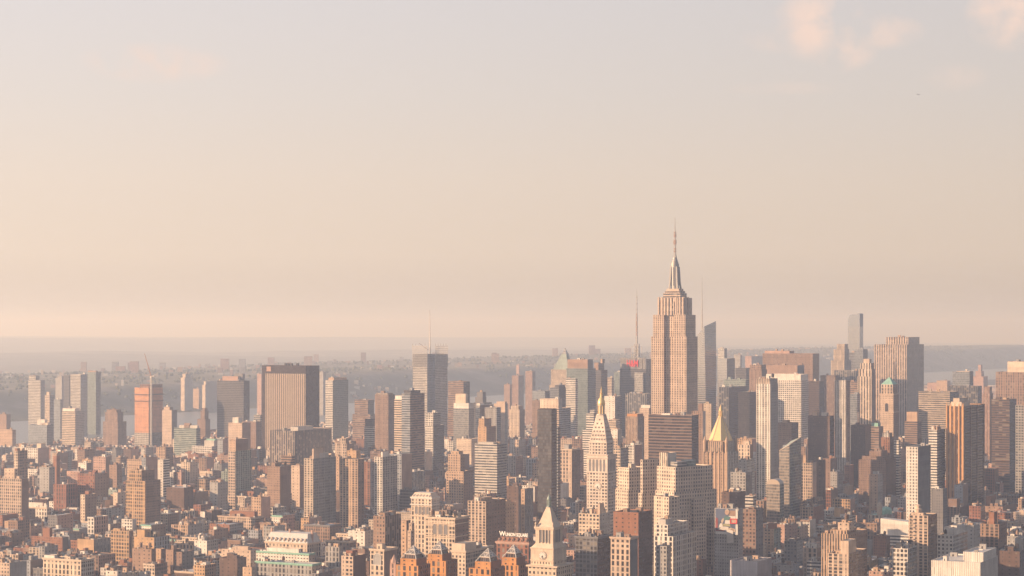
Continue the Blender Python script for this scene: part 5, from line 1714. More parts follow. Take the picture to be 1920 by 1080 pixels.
def twisted_glass():
    s = Site(1323, 4500)
    rt = s.root('skyscraper', 'faceted glass skyscraper with a slanted sharp top and thin spire right of the tallest one', 'skyscraper')
    w, l = s.U(1305), s.V(1343)
    zs = s.Z(735)
    z = [s.Z(628, w, 0), s.Z(612), s.Z(602, 0, l), s.Z(622, w, l)]
    mb = MB()
    A, B_, C_, D_ = (-w, 0), (0, 0), (0, l), (-w, l)
    ch = w * .38
    A2, B2, E2 = (-w + 3, 2), (-ch * .4, 1.5), (-.5, 4)
    fr, sd = facade('mband:steel'), facade('mband:bluegrey')
    # lower block, then facets that lean back
    mb.box(-w, 0, 0, l, 0, zs, 'mband:steel', 'mband:bluegrey')
    nf = round((z[1] - zs) / 3.9)
    mb.face([(*A, zs), (*B_, zs), (*B2, z[1]), (*A2, z[0])], fr, [(0, 0), (6, 0), (6, nf), (0, nf * .94)])
    mb.face([(*B_, zs), (*C_, zs), (-.5, l - .5, z[2]), (*B2, z[1])], sd, [(0, 0), (8, 0), (8, nf * 1.06), (0, nf)])
    mb.face([(*C_, zs), (*D_, zs), (-w + 3, l - 1, z[3]), (-.5, l - .5, z[2])], fr, [(0, 0), (6, 0), (6, nf), (0, nf)])
    mb.face([(*D_, zs), (*A, zs), (*A2, z[0]), (-w + 3, l - 1, z[3])], sd, [(0, 0), (8, 0), (8, nf), (0, nf)])
    mb.build('wall', rt)
    r_ = MB()
    r_.face([(*A2, z[0]), (*B2, z[1]), (-w + 3, l - 1, z[3])], 'steel')
    r_.face([(*B2, z[1]), (-.5, l - .5, z[2]), (-w + 3, l - 1, z[3])], 'steel')
    r_.build('roof', rt)
    xm, ym = -s.U(1316.5, l * .5), l * .5
    a = MB()
    zz = s.Z(519, -xm, ym)
    a.bar((xm, ym, z[0] - 14), (xm, ym, lerp(z[0], zz, .4)), 3.0, 'steel', 2.0)
    a.bar((xm, ym, lerp(z[0], zz, .4)), (xm, ym, zz), 2.0, 'steel', .6)
    a.build('spire', rt)
    foot(s, -w, 0, 0, l)
    LAND.append(('the faceted glass skyscraper', 1325, 640))


twisted_glass()


def curved_glass():
    s = Site(1612, 5500)
    rt = s.root('skyscraper', 'slim blue glass tower with a curved top, highest at right of the skyline', 'skyscraper')
    w = s.U(1590)
    l = 30.0
    z0 = s.Z(612)
    mb = MB()
    m = facade('mirror:bluegrey')
    mb.box(-w, 0, 0, l, 0, z0, 'mirror:steel', 'mirror:bluegrey')
    # curved head
    prof = [(-w, z0)]
    for t in (0, .25, .5, .75, 1):
        a = math.pi / 2 * t
        prof.append((lerp(-w, -w * .66, 1 - math.cos(a)), lerp(s.Z(601), s.Z(589.5), math.sin(a))))
    prof += [(-w * .25, s.Z(589)), (-w * .12, s.Z(587.5)), (0, s.Z(588)), (0, z0)]
    mb.face([(x, 0, z) for x, z in prof][::-1], m, [(x / 2.6, z / 3.7) for x, z in prof][::-1])
    mb.face([(x, l, z) for x, z in prof], m, [(x / 2.6, z / 3.7) for x, z in prof])
    for (a, b) in zip(prof, prof[1:]):
        mb.face([(a[0], 0, a[1]), (b[0], 0, b[1]), (b[0], l, b[1]), (a[0], l, a[1])], 'bluegrey')
    mb.build('wall', rt)
    foot(s, -w, 0, 0, l)
    LAND.append(('the curved-top glass tower', 1602, 600))


curved_glass()

# --- towers made by the general builder plus their own tops
s_ = B('skyscraper', 'stone tower with vertical lit bays and a copper pyramid roof on the skyline', 1030, 1068, 1080, 722, 4900, 'strip:cream', 'strip:stone', t=[(1033, 1067, 1077, 693, 3, 'strip:cream', 'strip:stone')], n=0, lm='the copper pyramid tower')
g = MB()
x0, x1, y0, y1, zz = s_.top[0] + 3, s_.top[1] - 3, s_.top[2] + 3, s_.top[3] - 3, s_.top[5]
xm, ym = (x0 + x1) / 2, (y0 + y1) / 2
zt = s_.Z(652, -xm, ym)
xm = -s_.U(1059.5, ym)
g.frustum((x0, x1, y0, y1), zz - 1, (xm - 6, xm + 6, ym - 6, ym + 6), lerp(zz, zt, .72), 'blank:green')
g.frustum((xm - 6, xm + 6, ym - 6, ym + 6), lerp(zz, zt, .72), (xm - .2, xm + .2, ym - .2, ym + .2), zt, 'glass:pale')
g.build('pyramid_roof', s_.r)

s_ = B('clock_tower', 'buff campanile with arched loggia and a green copper peak, right', 1650, 1675, 1685, 738, 3400, 'small:sand', 'small:umber', t=[(1652, 1674, 1683, 721, 2, 'arch:sand', 'small:umber')], n=0, lm='the green-peaked tower')
s_.r['category'] = 'tower'
s_.r.name = 'bell_tower'
g = MB()
x0, x1, y0, y1, zz = s_.top[0], s_.top[1], s_.top[2], s_.top[3], s_.top[5]
xm, ym = (x0 + x1) / 2, (y0 + y1) / 2
g.frustum((x0, x1, y0, y1), zz, (xm - .4, xm + .4, ym - .4, ym + .4), s_.Z(707, -xm, ym), 'copper')
g.build('spire_roof', s_.r)
g = MB()
band(g, -s_.w, 0, 0, s_.l, s_.z - 2.2, s_.z - .4, 1.2, 'sand')
band(g, -s_.w, 0, 0, s_.l, s_.Z(774), s_.Z(772), 1.0, 'sand')
g.build('cornice', s_.r)
g = MB()
arches(g, -s_.w * .66, -s_.w * .34, 0, s_.Z(772), s_.Z(756), 1, 'black', .2)
g.build('arched_opening', s_.r)

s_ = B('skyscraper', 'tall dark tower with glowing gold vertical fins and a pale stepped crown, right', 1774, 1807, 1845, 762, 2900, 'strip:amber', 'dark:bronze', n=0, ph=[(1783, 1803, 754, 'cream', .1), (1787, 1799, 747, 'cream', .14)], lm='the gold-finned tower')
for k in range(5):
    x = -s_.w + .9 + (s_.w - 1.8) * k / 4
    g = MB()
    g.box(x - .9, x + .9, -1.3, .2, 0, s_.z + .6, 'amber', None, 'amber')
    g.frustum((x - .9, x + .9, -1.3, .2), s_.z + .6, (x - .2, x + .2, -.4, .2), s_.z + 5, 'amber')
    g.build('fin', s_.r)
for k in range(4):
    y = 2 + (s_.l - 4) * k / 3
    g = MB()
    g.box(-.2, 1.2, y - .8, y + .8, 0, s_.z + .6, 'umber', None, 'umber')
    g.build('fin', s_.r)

# --- orange construction tower and its crane
s_ = B('building_under_construction', 'tower under construction wrapped in orange netting above bare concrete', 252, 279, 306, 812, 4600, 'grid:pale', 'dark:dgrey', n=0, t=[(252.1, 279, 305.8, 727, .3, 'small:netting', 'small:netting')], lm='the orange construction tower')
g = MB()
x0, x1, y0, y1, zz = s_.top[0], s_.top[1], s_.top[2], s_.top[3], s_.top[5]
g.box(x0 + 12, x1 - .6, y0 + 4, y1 - 1, zz - 1, s_.Z(721), 'grid:rust', None, 'gravel')
g.build('upper_frame', s_.r)
g = MB()
for yy in (741, 753):
    band(g, x0, x1, y0, y1, s_.Z(yy), s_.Z(yy - 1.6), 1.5, 'dbrown')
g.build('safety_deck', s_.r)
cs = Site(283.5, 4570)
cr = cs.root('tower_crane', 'pale tower crane with raised jib on the face of the orange construction tower', 'crane')
g = MB()
zt = cs.Z(709)
q = 1.3
for sx in (-q, q):
    for sy in (-q, q):
        g.bar((sx, sy, 0), (sx, sy, zt), .7, 'pale')
n = 40
for i in range(n):
    a, b = zt * i / n, zt * (i + 1) / n
    sg = 1 if i % 2 else -1
    g.bar((-q * sg, -q, a), (q * sg, -q, b), .5, 'pale')
    g.bar((q, -q * sg, a), (q, q * sg, b), .5, 'pale')
g.build('mast', cr)
g = MB()
g.box(-2.2, 2.2, -2, 2.4, zt, zt + 4, 'pale', None, 'white')
g.build('cab', cr)
g = MB()
tip = (-cs.U(271), 0, cs.Z(663))
g.bar((-.9, 0, zt + 3), (tip[0] - .3, tip[1], tip[2]), .8, 'rust', .5)
g.bar((.9, 0, zt + 3), (tip[0] + .3, tip[1], tip[2]), .8, 'rust', .5)
for i in range(16):
    t0, t1 = i / 16, (i + 1) / 16
    sg = 1 if i % 2 else -1
    g.bar((lerp(-.9 * sg, tip[0], t0), 0, lerp(zt + 3, tip[2], t0)), (lerp(.9 * sg, tip[0], t1), 0, lerp(zt + 3, tip[2], t1)), .45, 'rust')
g.build('jib', cr)
g = MB()
g.bar((0, 0, zt + 3.5), (8, 0, zt + 6), 1.4, 'pale')
g.box(6, 10, -1.6, 1.6, zt + 3, zt + 6, 'grey', None, 'grey')
g.build('counterweight', cr)

# --- four orange blocks with glazed pyramids
PYR = [('left end one of the four orange blocks with glass pyramids, pinnacled house at its foot', 743, 784, 807, 1061, (750.6, 780.5, 800, 1048.5), 775, 1023, 1700),
       ('second from left of the orange pyramid blocks, highest, with a plain broad front', 799, 836, 858, 1052, (799.6, 829, 847, 1040), 822, 1014.5, 1740),
       ('third from left of the orange pyramid blocks, lowest, with arched windows', 879, 920, 947, 1067, (890.6, 922.7, 940, 1054), 914.7, 1028.5, 1690),
       ('right end one of the four orange pyramid blocks, beside the pale clock tower', 939, 972, 991, 1060, (937.5, 968, 985, 1046), 960, 1021.5, 1740)]
for lb, xl, xc, xr, yt, tp, ax, ay, d in PYR:
    s_ = B(AB, lb, xl, xc, xr, yt, d, 'arch:orange', 'punch:rust', n=0, t=[(max(tp[0], xl + .3), min(tp[1], xc - .2), tp[2], tp[3], 2, 'few:orange', 'blank:rust')], group='orange blocks with glass pyramids', tall=1)
    x0, x1, y0, y1, zz = s_.top[0], s_.top[1], s_.top[2], s_.top[3], s_.top[5]
    xm, ym = (x0 + x1) / 2, (y0 + y1) / 2
    za = s_.Z(ay, -xm, ym)
    qx, qy = (x1 - x0) / 2, (y1 - y0) / 2
    sk = MB()
    zk = lerp(zz, za, .36)
    for sx in (-1, 1):
        for sy in (-1, 1):
            sk.bar((xm + sx * qx * .97, ym + sy * qy * .97, zz - .3), (xm + sx * qx * .62, ym + sy * qy * .62, zk), .6, 'white')
    sk.frustum((xm - qx * .74, xm + qx * .74, ym - qy * .74, ym + qy * .74), zz - .8, (xm - qx * .62, xm + qx * .62, ym - qy * .62, ym + qy * .62), zk, 'dark:umber')
    sk.build('skirt_frame', s_.r)
    py = MB()
    py.frustum((xm - qx * .64, xm + qx * .64, ym - qy * .64, ym + qy * .64), zk, (xm - .15, xm + .15, ym - .15, ym + .15), za, 'glass:stone')
    po = py.build('glass_pyramid', s_.r)
    cor = [(xm - qx * .64, ym - qy * .64), (xm + qx * .64, ym - qy * .64), (xm + qx * .64, ym + qy * .64), (xm - qx * .64, ym + qy * .64)]
    fb = MB()
    for i in range(4):
        a, b = cor[i], cor[(i + 1) % 4]
        fb.bar((*a, zk), (xm, ym, za + .1), .55, 'white')
        fb.bar((*a, zk), (*b, zk), .6, 'white')
        mid = ((a[0] + b[0]) / 2, (a[1] + b[1]) / 2)
        h1 = (lerp(a[0], xm, .5), lerp(a[1], ym, .5), lerp(zk, za, .5))
        h2 = (lerp(b[0], xm, .5), lerp(b[1], ym, .5), lerp(zk, za, .5))
        fb.bar((*mid, zk), h1, .4, 'white')
        fb.bar((*mid, zk), h2, .4, 'white')
        fb.bar(h1, h2, .4, 'white')
    fb.build('glazing_bars', po)
LAND.append(('the four orange pyramid blocks', 860, 1055))

# --- gothic house with pinnacle, beside the orange blocks
s_ = B('church', 'small pinkish gothic church tower with a pinnacled spire left of the orange blocks', 731, 742, 748, 1056, 1900, 'arch:pink', 'few:umber', n=0)
g = MB()
xm, ym = -s_.w / 2, s_.l * .3
g.lathe(xm, ym, [(3.0, s_.z), (2.8, s_.z + 2.5), (.3, s_.Z(1041)), (0, s_.Z(1040))], 'pink', 8)
g.build('spire', s_.r)
for x in (-s_.w + .5, -.5):
    g = MB()
    g.lathe(x, .6, [(.6, s_.z), (.6, s_.z + 1.5), (0, s_.z + 4.5)], 'pink', 6)
    g.build('pinnacle', s_.r)

# --- hotel with the roof sign
s_ = B('hotel', 'red brick mansard hotel with white roof letters, left of the pale clock tower', 931, 991, 1002, 1018, 1860, 'arch:red', 'blank:dgrey', n=0, cor='pink', lm='the red brick hotel with roof letters')
g = MB()
zm = s_.Z(1008.5, 0, 4)
g.frustum((-s_.w, 0, 0, s_.l), s_.z, (-s_.w + 2.5, -1.5, 3, s_.l - 2), zm, 'arch:rust', 'tar')
ro = g.build('mansard_roof', s_.r)
for k in range(7):
    x = -s_.w + 2.5 + (s_.w - 5) * k / 6
    g = MB()
    g.box(x - .8, x + .8, .3, 2.4, s_.z + .4, s_.z + 3.0, 'pink', None, 'rust')
    g.face([(x - .5, .28, s_.z + .6), (x + .5, .28, s_.z + .6), (x + .5, .28, s_.z + 2.6), (x - .5, .28, s_.z + 2.6)], 'black')
    g.build('dormer', ro)
fr = MB()
zs = zm + .2
for k in range(8):
    x = -s_.w + 3 + (s_.w - 6) * k / 7
    fr.bar((x, 4.2, zm - .5), (x, 4.2, zm + 5), .18, 'black')
for z in (zm + .6, zm + 4.2):
    fr.bar((-s_.w + 2.5, 4.2, z), (-2.5, 4.2, z), .18, 'black')
fr.build('sign_frame', s_.r)
xw = -s_.U(936.5, 4)
text_mesh('W', 6.0, .18, 'signwhite', 'lettering', s_.r, (xw, 3.9, zm + .6), .95, .12)
xu, xe = -s_.U(947.5, 4), -s_.U(990, 4)
o = text_mesh('UNION SQUARE', 4.4, .18, 'signwhite', 'lettering', s_.r, (xu, 3.9, zm + .6), 1.0, .10)
wtx = max(v.co.x for v in o.data.vertices)
o.scale = ((xe - xu) / wtx, 1, 1)

# --- billboard on the grey building
s_ = B(AB, 'grey building with rows of small windows carrying the big billboard', 1340, 1385, 1393, 954, 2080, 'small:grey', 'few:grey', rf='brown', lm='the billboard building', tall=1)
bs = Site(1384, 2076)
bb = bs.root('billboard', 'tall painted advertising billboard with a seated figure and red emblem on the grey building', 'billboard')
w = bs.U(1342.5)
zt, zb = bs.Z(955), bs.Z(1003)
g = MB()
g.box(-w, 0, -1.0, -.3, zb, zt, 'blank:signblue', None, 'grey')
pn = g.build('panel', bb)
h = zt - zb
PX = lambda a: -w + w * a
PZ = lambda b: zb + h * b
LAY = [('paper', [(.90, 0), (1, 0), (1, 1), (.90, 1)]), ('paper', [(0, 0), (.52, 0), (.52, .10), (0, .11)]), ('poster_red', [(0, .12), (.42, .13), (.34, .18), (0, .17)]),
       ('poster_red', [(0, .22), (.10, .25), (.10, .62), (0, .66)]), ('umber', [(.60, .74), (.90, .74), (.90, .95), (.56, .95)]), ('paper', [(.55, .58), (.90, .58), (.90, .73), (.60, .73)]),
       ('paper', [(.14, .26), (.34, .28), (.30, .44), (.20, .42)]), ('stone', [(.30, .40), (.40, .60), (.34, .64), (.24, .52)]),
       ('lime', [(.32, .34), (.68, .32), (.66, .40), (.36, .42)]), ('paper', [(.42, .42), (.66, .42), (.64, .62), (.44, .62)]), ('teal', [(.36, .56), (.70, .56), (.66, .70), (.42, .72)]),
       ('stone', [(.56, .24), (.70, .28), (.90, .22), (.90, .12), (.70, .08), (.58, .14)]), ('umber', [(.66, .20), (.74, .26), (.86, .20), (.80, .12)]), ('pale', [(.12, .16), (.56, .18), (.60, .30), (.30, .32)])]
for k, (c, pts) in enumerate(LAY):
    g = MB()
    e = 1.03 + .03 * k
    g.face([(PX(a), -e, PZ(b)) for a, b in pts], c)
    g.build('painted_patch', pn)
g = MB()
disc(g, PX(.52), -1.6, PZ(.86), w * .095, 'skin', False, 16, .05)
disc(g, PX(.53), -1.55, PZ(.90), w * .10, 'stone', False, 16, .04)
g.build('painted_head', pn)
g = MB()
for (a0, b0, a1, b1) in ((.68, .62, .97, .62), (.68, .45, .97, .45), (.68, .45, .68, .62), (.97, .45, .97, .62)):
    g.bar((PX(a0), -1.7, PZ(b0)), (PX(a1), -1.7, PZ(b1)), .8, 'signred')
g.face([(PX(.7), -1.6, PZ(.47)), (PX(.95), -1.6, PZ(.47)), (PX(.95), -1.6, PZ(.60)), (PX(.7), -1.6, PZ(.60))], 'pink')
g.build('red_emblem', pn)
g = MB()
g.face([(PX(.50), -1.65, PZ(.22)), (PX(.80), -1.65, PZ(.16)), (PX(.82), -1.65, PZ(-.30)), (PX(.54), -1.65, PZ(-.34))], 'pale')
g.build('painted_dress', pn)

# --- slanting glass building and its annex
s = Site(1480, 2800)
rt = s.root('office_tower', 'pale green glass tower with steep slanting top, right of centre', 'office tower')
w, l = s.U(1461), s.V(1502)
g = MB()
za, zb_, zc = s.Z(845, w, 0), s.Z(834), s.Z(819, 0, l)
m1, m2 = facade('glass:stone'), facade('glass:glassg')
g.wall((-w, 0), (0, 0), 0, zb_, m1, za, zb_)
g.wall((0, 0), (0, l), 0, zc, m2, zb_, zc)
g.wall((0, l), (-w, l), 0, zc, m1, zc, zc - 6)
g.wall((-w, l), (-w, 0), 0, zc - 6, m2, zc - 6, za)
g.build('wall', rt)
g = MB()
g.face([(-w, 0, za), (0, 0, zb_), (0, l, zc)], 'glass:green')
g.face([(-w, 0, za), (0, l, zc), (-w, l, zc - 6)], 'glass:green')
g.build('roof', rt)
g = MB()
g.bar((-w, -.2, za), (.2, -.2, zb_), .9, 'cream')
g.bar((.2, -.2, zb_), (.2, l, zc), .9, 'cream')
g.build('roof_edge', rt)
foot(s, -w, 0, 0, l)
LAND.append(('the slanting glass building', 1480, 850))
s_ = B(OB, 'pale annex with vaulted glass roof below the slanting glass building', 1437, 1462, 1470, 908, 2720, 'glass:stone', 'glass:green', n=0)
g = MB()
nseg = 8
for i in range(nseg):
    a, b = math.pi * i / nseg, math.pi * (i + 1) / nseg
    r0 = s_.w / 2
    p = lambda q: (-r0 - r0 * math.cos(q), s_.z - .6 + r0 * .75 * math.sin(q))
    g.face([(p(a)[0], .3, p(a)[1]), (p(a)[0], s_.l - .3, p(a)[1]), (p(b)[0], s_.l - .3, p(b)[1]), (p(b)[0], .3, p(b)[1])][::-1], 'glass:pale')
    g.face([(-r0, .3, s_.z - .6), (p(b)[0], .3, p(b)[1]), (p(a)[0], .3, p(a)[1])], 'glass:stone')
g.build('vaulted_roof', s_.r)

# --- church with green domes
s_ = B('church', 'grey stone church with green copper roof and small dome, lower right', 1627, 1655, 1678, 966, 2640, 'arch:stone', 'arch:grey', rf='copper', n=0, lm='the green-domed church')
g = MB()
x, y = -s_.U(1649, 8), 8
zt = s_.Z(940, -x, y)
h = zt - s_.z
g.lathe(x, y, [(3.6, s_.z - 1), (3.6, s_.z + h * .55), (4.0, s_.z + h * .56), (3.6, s_.z + h * .7), (2.4, s_.z + h * .85), (.6, s_.z + h * .93), (.3, zt), (0, zt + .3)], 'stone', 12)
g.build('bell_turret', s_.r)
g = MB()
x, y = -4, s_.l * .55
g.lathe(x, y, [(7, s_.z - 1), (7, s_.z + 3), (6.6, s_.z + 5), (5, s_.z + 7), (2.5, s_.z + 8.2), (0, s_.z + 8.6)], 'copper', 14)
g.build('dome', s_.r)

# --- white sloped-roof hall
s_ = B('exhibition_hall', 'white modern hall with a long sloping upper panel, lower right', 1645, 1705, 1716, 1004, 2420, 'ribbon:white', 'ribbon:pale', rf='silver', n=2, lm='the white sloping hall')
g = MB()
m = facade('blank:white')
xa, xb, y0, y1 = -s_.U(1651, 5), -s_.U(1709, 5), 5, s_.l - 2
xb = min(xb, -.6)
z0, za, zb_ = s_.z - .5, s_.Z(972, -xa, 5), s_.Z(979, -xb, 5)
g.wall((xa, y0), (xb, y0), z0, za, m, za, zb_)
g.wall((xb, y0), (xb, y1), z0, zb_, m, zb_, zb_)
g.wall((xb, y1), (xa, y1), z0, za, m, zb_, za)
g.wall((xa, y1), (xa, y0), z0, za, m, za, za)
g.face([(xa, y0, za), (xb, y0, zb_), (xb, y1, zb_), (xa, y1, za)], 'silver')
g.build('upper_hall', s_.r)

# --- mansard building and the two green cornices
s_ = B(LB, 'pale palazzo with bluish mansard roof full of dormers, bottom left of centre', 497, 576, 601, 1019, 2150, 'arch:cream', 'arch:stone', n=0, cor='cream', lm='the pale mansard building')
g = MB()
zr = s_.Z(999, s_.w / 2, 6)
g.frustum((-s_.w, 0, 0, s_.l), s_.z, (-s_.w + 3.5, -3, 6, s_.l - 4), zr, 'silver', 'silver')
ro = g.build('mansard_roof', s_.r)
for k in range(10):
    x = -s_.w + 3 + (s_.w - 6) * k / 9
    g = MB()
    g.box(x - 1, x + 1, .5, 3.4, s_.z + .2, s_.z + 3.6, 'cream', None, 'cream')
    g.frustum((x - 1.2, x + 1.2, .3, 3.6), s_.z + 3.6, (x - .1, x + .1, .3, 3.6), s_.z + 5, 'cream')
    g.face([(x - .6, .47, s_.z + .5), (x + .6, .47, s_.z + .5), (x + .6, .47, s_.z + 3.2), (x - .6, .47, s_.z + 3.2)], 'black')
    g.build('dormer', ro)
for x in (-s_.w + 1.2, -s_.w * .55, -1.2):
    g = MB()
    g.box(x - 1, x + 1, s_.l * .4, s_.l * .4 + 2.2, s_.z, zr + 4, 'pink', None, 'dgrey')
    g.build('chimney', s_.r)
s_ = B(LB, 'white loft with green copper cornice, topmost of two green-corniced fronts', 474, 579, 590, 1038, 2120, 'punch:white', 'few:stone', cor='copper', ph=[(500, 560, 1030, 'white', .25)], rf='silver', n=4, lm='the two green-corniced fronts')
s_ = B(LB, 'grey loft with bright green copper cornice cut by the bottom edge, left of centre', 480, 585, 602, 1058, 2010, 'arch:grey', 'few:stone', cor='copper', rf='silver', n=6)

# --- white stepped limestone complex
PHW = R(50)
sA = B('office_building', 'big white stepped limestone office complex with many square windows, centre right', 1226, 1262, 1347, 968, 2190, 'punch:bone', 'punch:bone', n=0,
       t=[(1229, 1268, 1344, 922, 2), (1231, 1271, 1336, 876, 4), (1231, 1251, 1268, 849, 8, 'strip:bone', 'blank:pale')],
       lm='the white stepped complex', phi=PHW)
sB = B('office_building', 'wing', 1154, 1178, 1215, 919, 2290, 'punch:bone', 'punch:bone', n=1, t=[(1158, 1182, 1212, 877, 1.5)], phi=PHW)
sC = B('office_building', 'wing', 1197, 1204, 1240, 925, 2255, 'punch:bone', 'punch:bone', n=1, t=[(1201, 1208, 1237, 862, 1.2, 'punch:bone', 'punch:bone')], phi=PHW)
sD = B('office_building', 'wing', 1226, 1254, 1275, 932, 2165, 'punch:bone', 'punch:bone', n=1, phi=PHW)


def absorb(host, wing):
    ga, gb = host.grid(), wing.grid()
    off = Vector((gb[0] - ga[0], gb[1] - ga[1], wing.base - host.base))
    for ch in list(wing.r.children):
        ch.parent = host.r
        ch.location = Vector(ch.location) + off
        if ch.name.startswith('wall'):
            ch.name = 'wing'
    bpy.data.objects.remove(wing.r)


for w_ in (sB, sC, sD):
    absorb(sA, w_)
LAND[:] = [q for q in LAND if q[0]]
for (pa, pb_, yy, dep) in ((1264, 1284, 958, 6.0), (1296, 1318, 936, 4.5), (1326, 1344, 978, 6.0)):
    g = MB()
    va, vb = sA.V(pa), min(sA.V(pb_), sA.l - .3)
    zz = sA.Z(yy, 0, va)
    g.box(-.5, dep, va, vb, 0, zz, 'punch:bone', 'punch:bone', 'gravel')
    g.parapet(-.5, dep, va, vb, zz, zz + .9, 'bone')
    g.build('projecting_bay', sA.r)
tp = sA.top
t3 = (-sA.U(1270, 8), -sA.U(1335, 8))
y0 = 6
zz = sA.Z(876, 0, 6)
g.box(-14, -4, y0 + 4, y0 + 18, zz - 1, zz + 5, 'ribbon:grey', 'ribbon:grey', 'steel')
g.build('cooling_tower', sA.r)
g = MB()
g.box(-15, -5, y0 + 21, y0 + 33, zz - 1, zz + 6, 'glass:green', 'glass:green', 'silver')
g.build('plant_room', sA.r)

# --- small aircraft
ap = empty('airplane', (0, 0, 0), 'tiny dark airplane high in the sky at the upper right', 'airplane', None, R(100))
dd = 9000
ap.location = ((1722 - CX) / F * dd, dd, H - (177 - EYE) / F * dd)
g = MB()
g.lathe(0, 0, [(0, -7), (.7, -6.3), (.9, -4), (.9, 3), (.5, 6), (0, 7.4)], 'dgrey', 8)
for i in range(len(g.v)):
    x, y, z = g.v[i]
    g.v[i] = (x, z, y)
g.build('fuselage', ap)
for sx in (-1, 1):
    g = MB()
    g.box(min(0, sx * 7), max(0, sx * 7), -1.4, .4, -.12, .12, 'dgrey', None, 'dgrey')
    g.build('wing', ap)
g = MB()
g.box(-.1, .1, 5.2, 7, 0, 2.4, 'dgrey', None, 'dgrey')
g.build('tail_fin', ap)

# ------------------------------------------------------------------ the low city in between
fr_ = random.Random(77)
FP = list(FOOT)
CELL = {}
for f in FP:
    for i in range(int(f[0] // 100), int(f[1] // 100) + 1):
        for j in range(int(f[2] // 100), int(f[3] // 100) + 1):
            CELL.setdefault((i, j), []).append(f)


def free(a0, a1, b0, b1):
    for i in range(int(a0 // 100), int(a1 // 100) + 1):
        for j in range(int(b0 // 100), int(b1 // 100) + 1):
            for f in CELL.get((i, j), ()):
                if a0 < f[1] and a1 > f[0] and b0 < f[3] and b1 > f[2]:
                    return False
    return True


def g2w(a, b):
    return a * CP + b * SP, -a * SP + b * CP


FRONTS = ['punch', 'punch', 'loft', 'few', 'small', 'arch', 'big', 'balc']
WORD = dict(tan='tan', cream='cream', white='white', red='red brick', brown='brown', orange='orange', grey='grey', pale='pale', stone='stone', pink='pinkish', rust='rust brick',
            umber='brown brick', ochre='ochre', sand='sandy', dbrown='dark brown', dgrey='dark grey', bluegrey='bluish grey')
CW = [('tan', 10), ('cream', 9), ('white', 11), ('red', 6), ('brown', 9), ('grey', 10), ('pale', 9), ('stone', 8), ('pink', 4), ('rust', 7), ('umber', 9), ('ochre', 6), ('sand', 8),
      ('dbrown', 7), ('dgrey', 6), ('bluegrey', 4)]
CN, CWT = [c for c, _ in CW], [w for _, w in CW]
lots = []
b = 1800.0
while b < 10500:
    row_h = 62.0
    a = -4200.0
    # avenues about 230 m apart
    while a < 4200:
        aw = 205.0
        for half in (0, 1):
            bb0 = b + half * (row_h / 2)
            x = a
            while x < a + aw - 6:
                w = fr_.choice([7.5, 8, 10, 12, 15, 15, 18, 22, 25, 30]) if b < 5200 else fr_.choice([22, 28, 34, 40])
                w = min(w, a + aw - x)
                X, Y = g2w(x + w, bb0)
                if Y > 1960 and abs(X) < .2615 * Y + 50 and w > 5 and Y < 9800:
                    p_, q_ = pq(X, Y)
                    if p_ < -55:
                        l = row_h / 2 - fr_.choice([0.4, 1.0, 3, 7, 9])
                        px = CX + X / Y * F
                        if px < 1000:
                            med = 18 if Y < 2700 else (22 if Y < 3700 else (22 if px < 600 else 27))
                        else:
                            med = 18 if Y < 2700 else (23 if Y < 3100 else 32)
                        h = med * math.exp(fr_.gauss(0, .38))
                        if fr_.random() < (.04 if Y < 2800 else .09):
                            h *= fr_.uniform(1.5, 2.6)
                        h = max(9, min(h, 25 if Y < 2450 else (40 if Y < 2700 else 92)))
                        cap = H - ((838 if px < 330 else 822) - EYE) * Y / F
                        if Y > 3300:
                            h = min(h, max(12, cap))
                        if Y > 5200:
                            h = min(h, 40) if fr_.random() < .93 else h
                        if free(x + .1, x + w - .1, bb0, bb0 + l):
                            lots.append((Y, x, bb0, w, l, h, px))
                x += w + (0.03 if fr_.random() < .8 else fr_.uniform(1, 6))
        a += aw + 27
    b += row_h + 17.5
lots.sort()
print('lots', len(lots))


def zpix(z, X, Y):
    return EYE + (H - z - drop(X, Y)) * F / Y


# the ones that show largest become things of their own
cand = []
for k, (Y, a0, b0, w, l, h, px) in enumerate(lots):
    X, Yc = g2w(a0 + w, b0)
    yt = zpix(h, X, Yc)
    if yt < 1074 and Y < 2700 and -5 < px < 1925:
        cand.append((w * h / (Y * Y) * (1.5 if yt > 960 else 1), k))
cand.sort(reverse=True)
TOPN = NFILL
chosen = {k for _, k in cand[:TOPN]}
labels_used = set()


def make_label(px, py, c, h, feat, noun):
    near = sorted(LAND, key=lambda q: (q[1] - px) ** 2 + ((q[2] - py) * 1.4) ** 2)
    st = 'low' if h < 15 else ('six-storey' if h < 22 else ('mid-height' if h < 32 else 'tall'))
    base = '%s %s %s with %s' % (st, WORD[c], noun, feat)
    for q in near[:10]:
        dx, dy = px - q[1], py - q[2]
        if abs(dx) > 2.2 * abs(dy):
            d = 'left of' if dx < 0 else 'right of'
        elif dy > 0:
            d = 'below' if abs(dx) < 30 else ('down left of' if dx < 0 else 'down right of')
        else:
            d = 'behind' if abs(dx) < 30 else ('behind and left of' if dx < 0 else 'behind and right of')
        for pre in (('',) if math.hypot(dx, dy) > 60 else ('just ', '')):
            lb = base + ', ' + pre + d + ' ' + q[0]
            if lb not in labels_used and len(lb.split()) <= 16:
                labels_used.add(lb)
                return lb
    return None


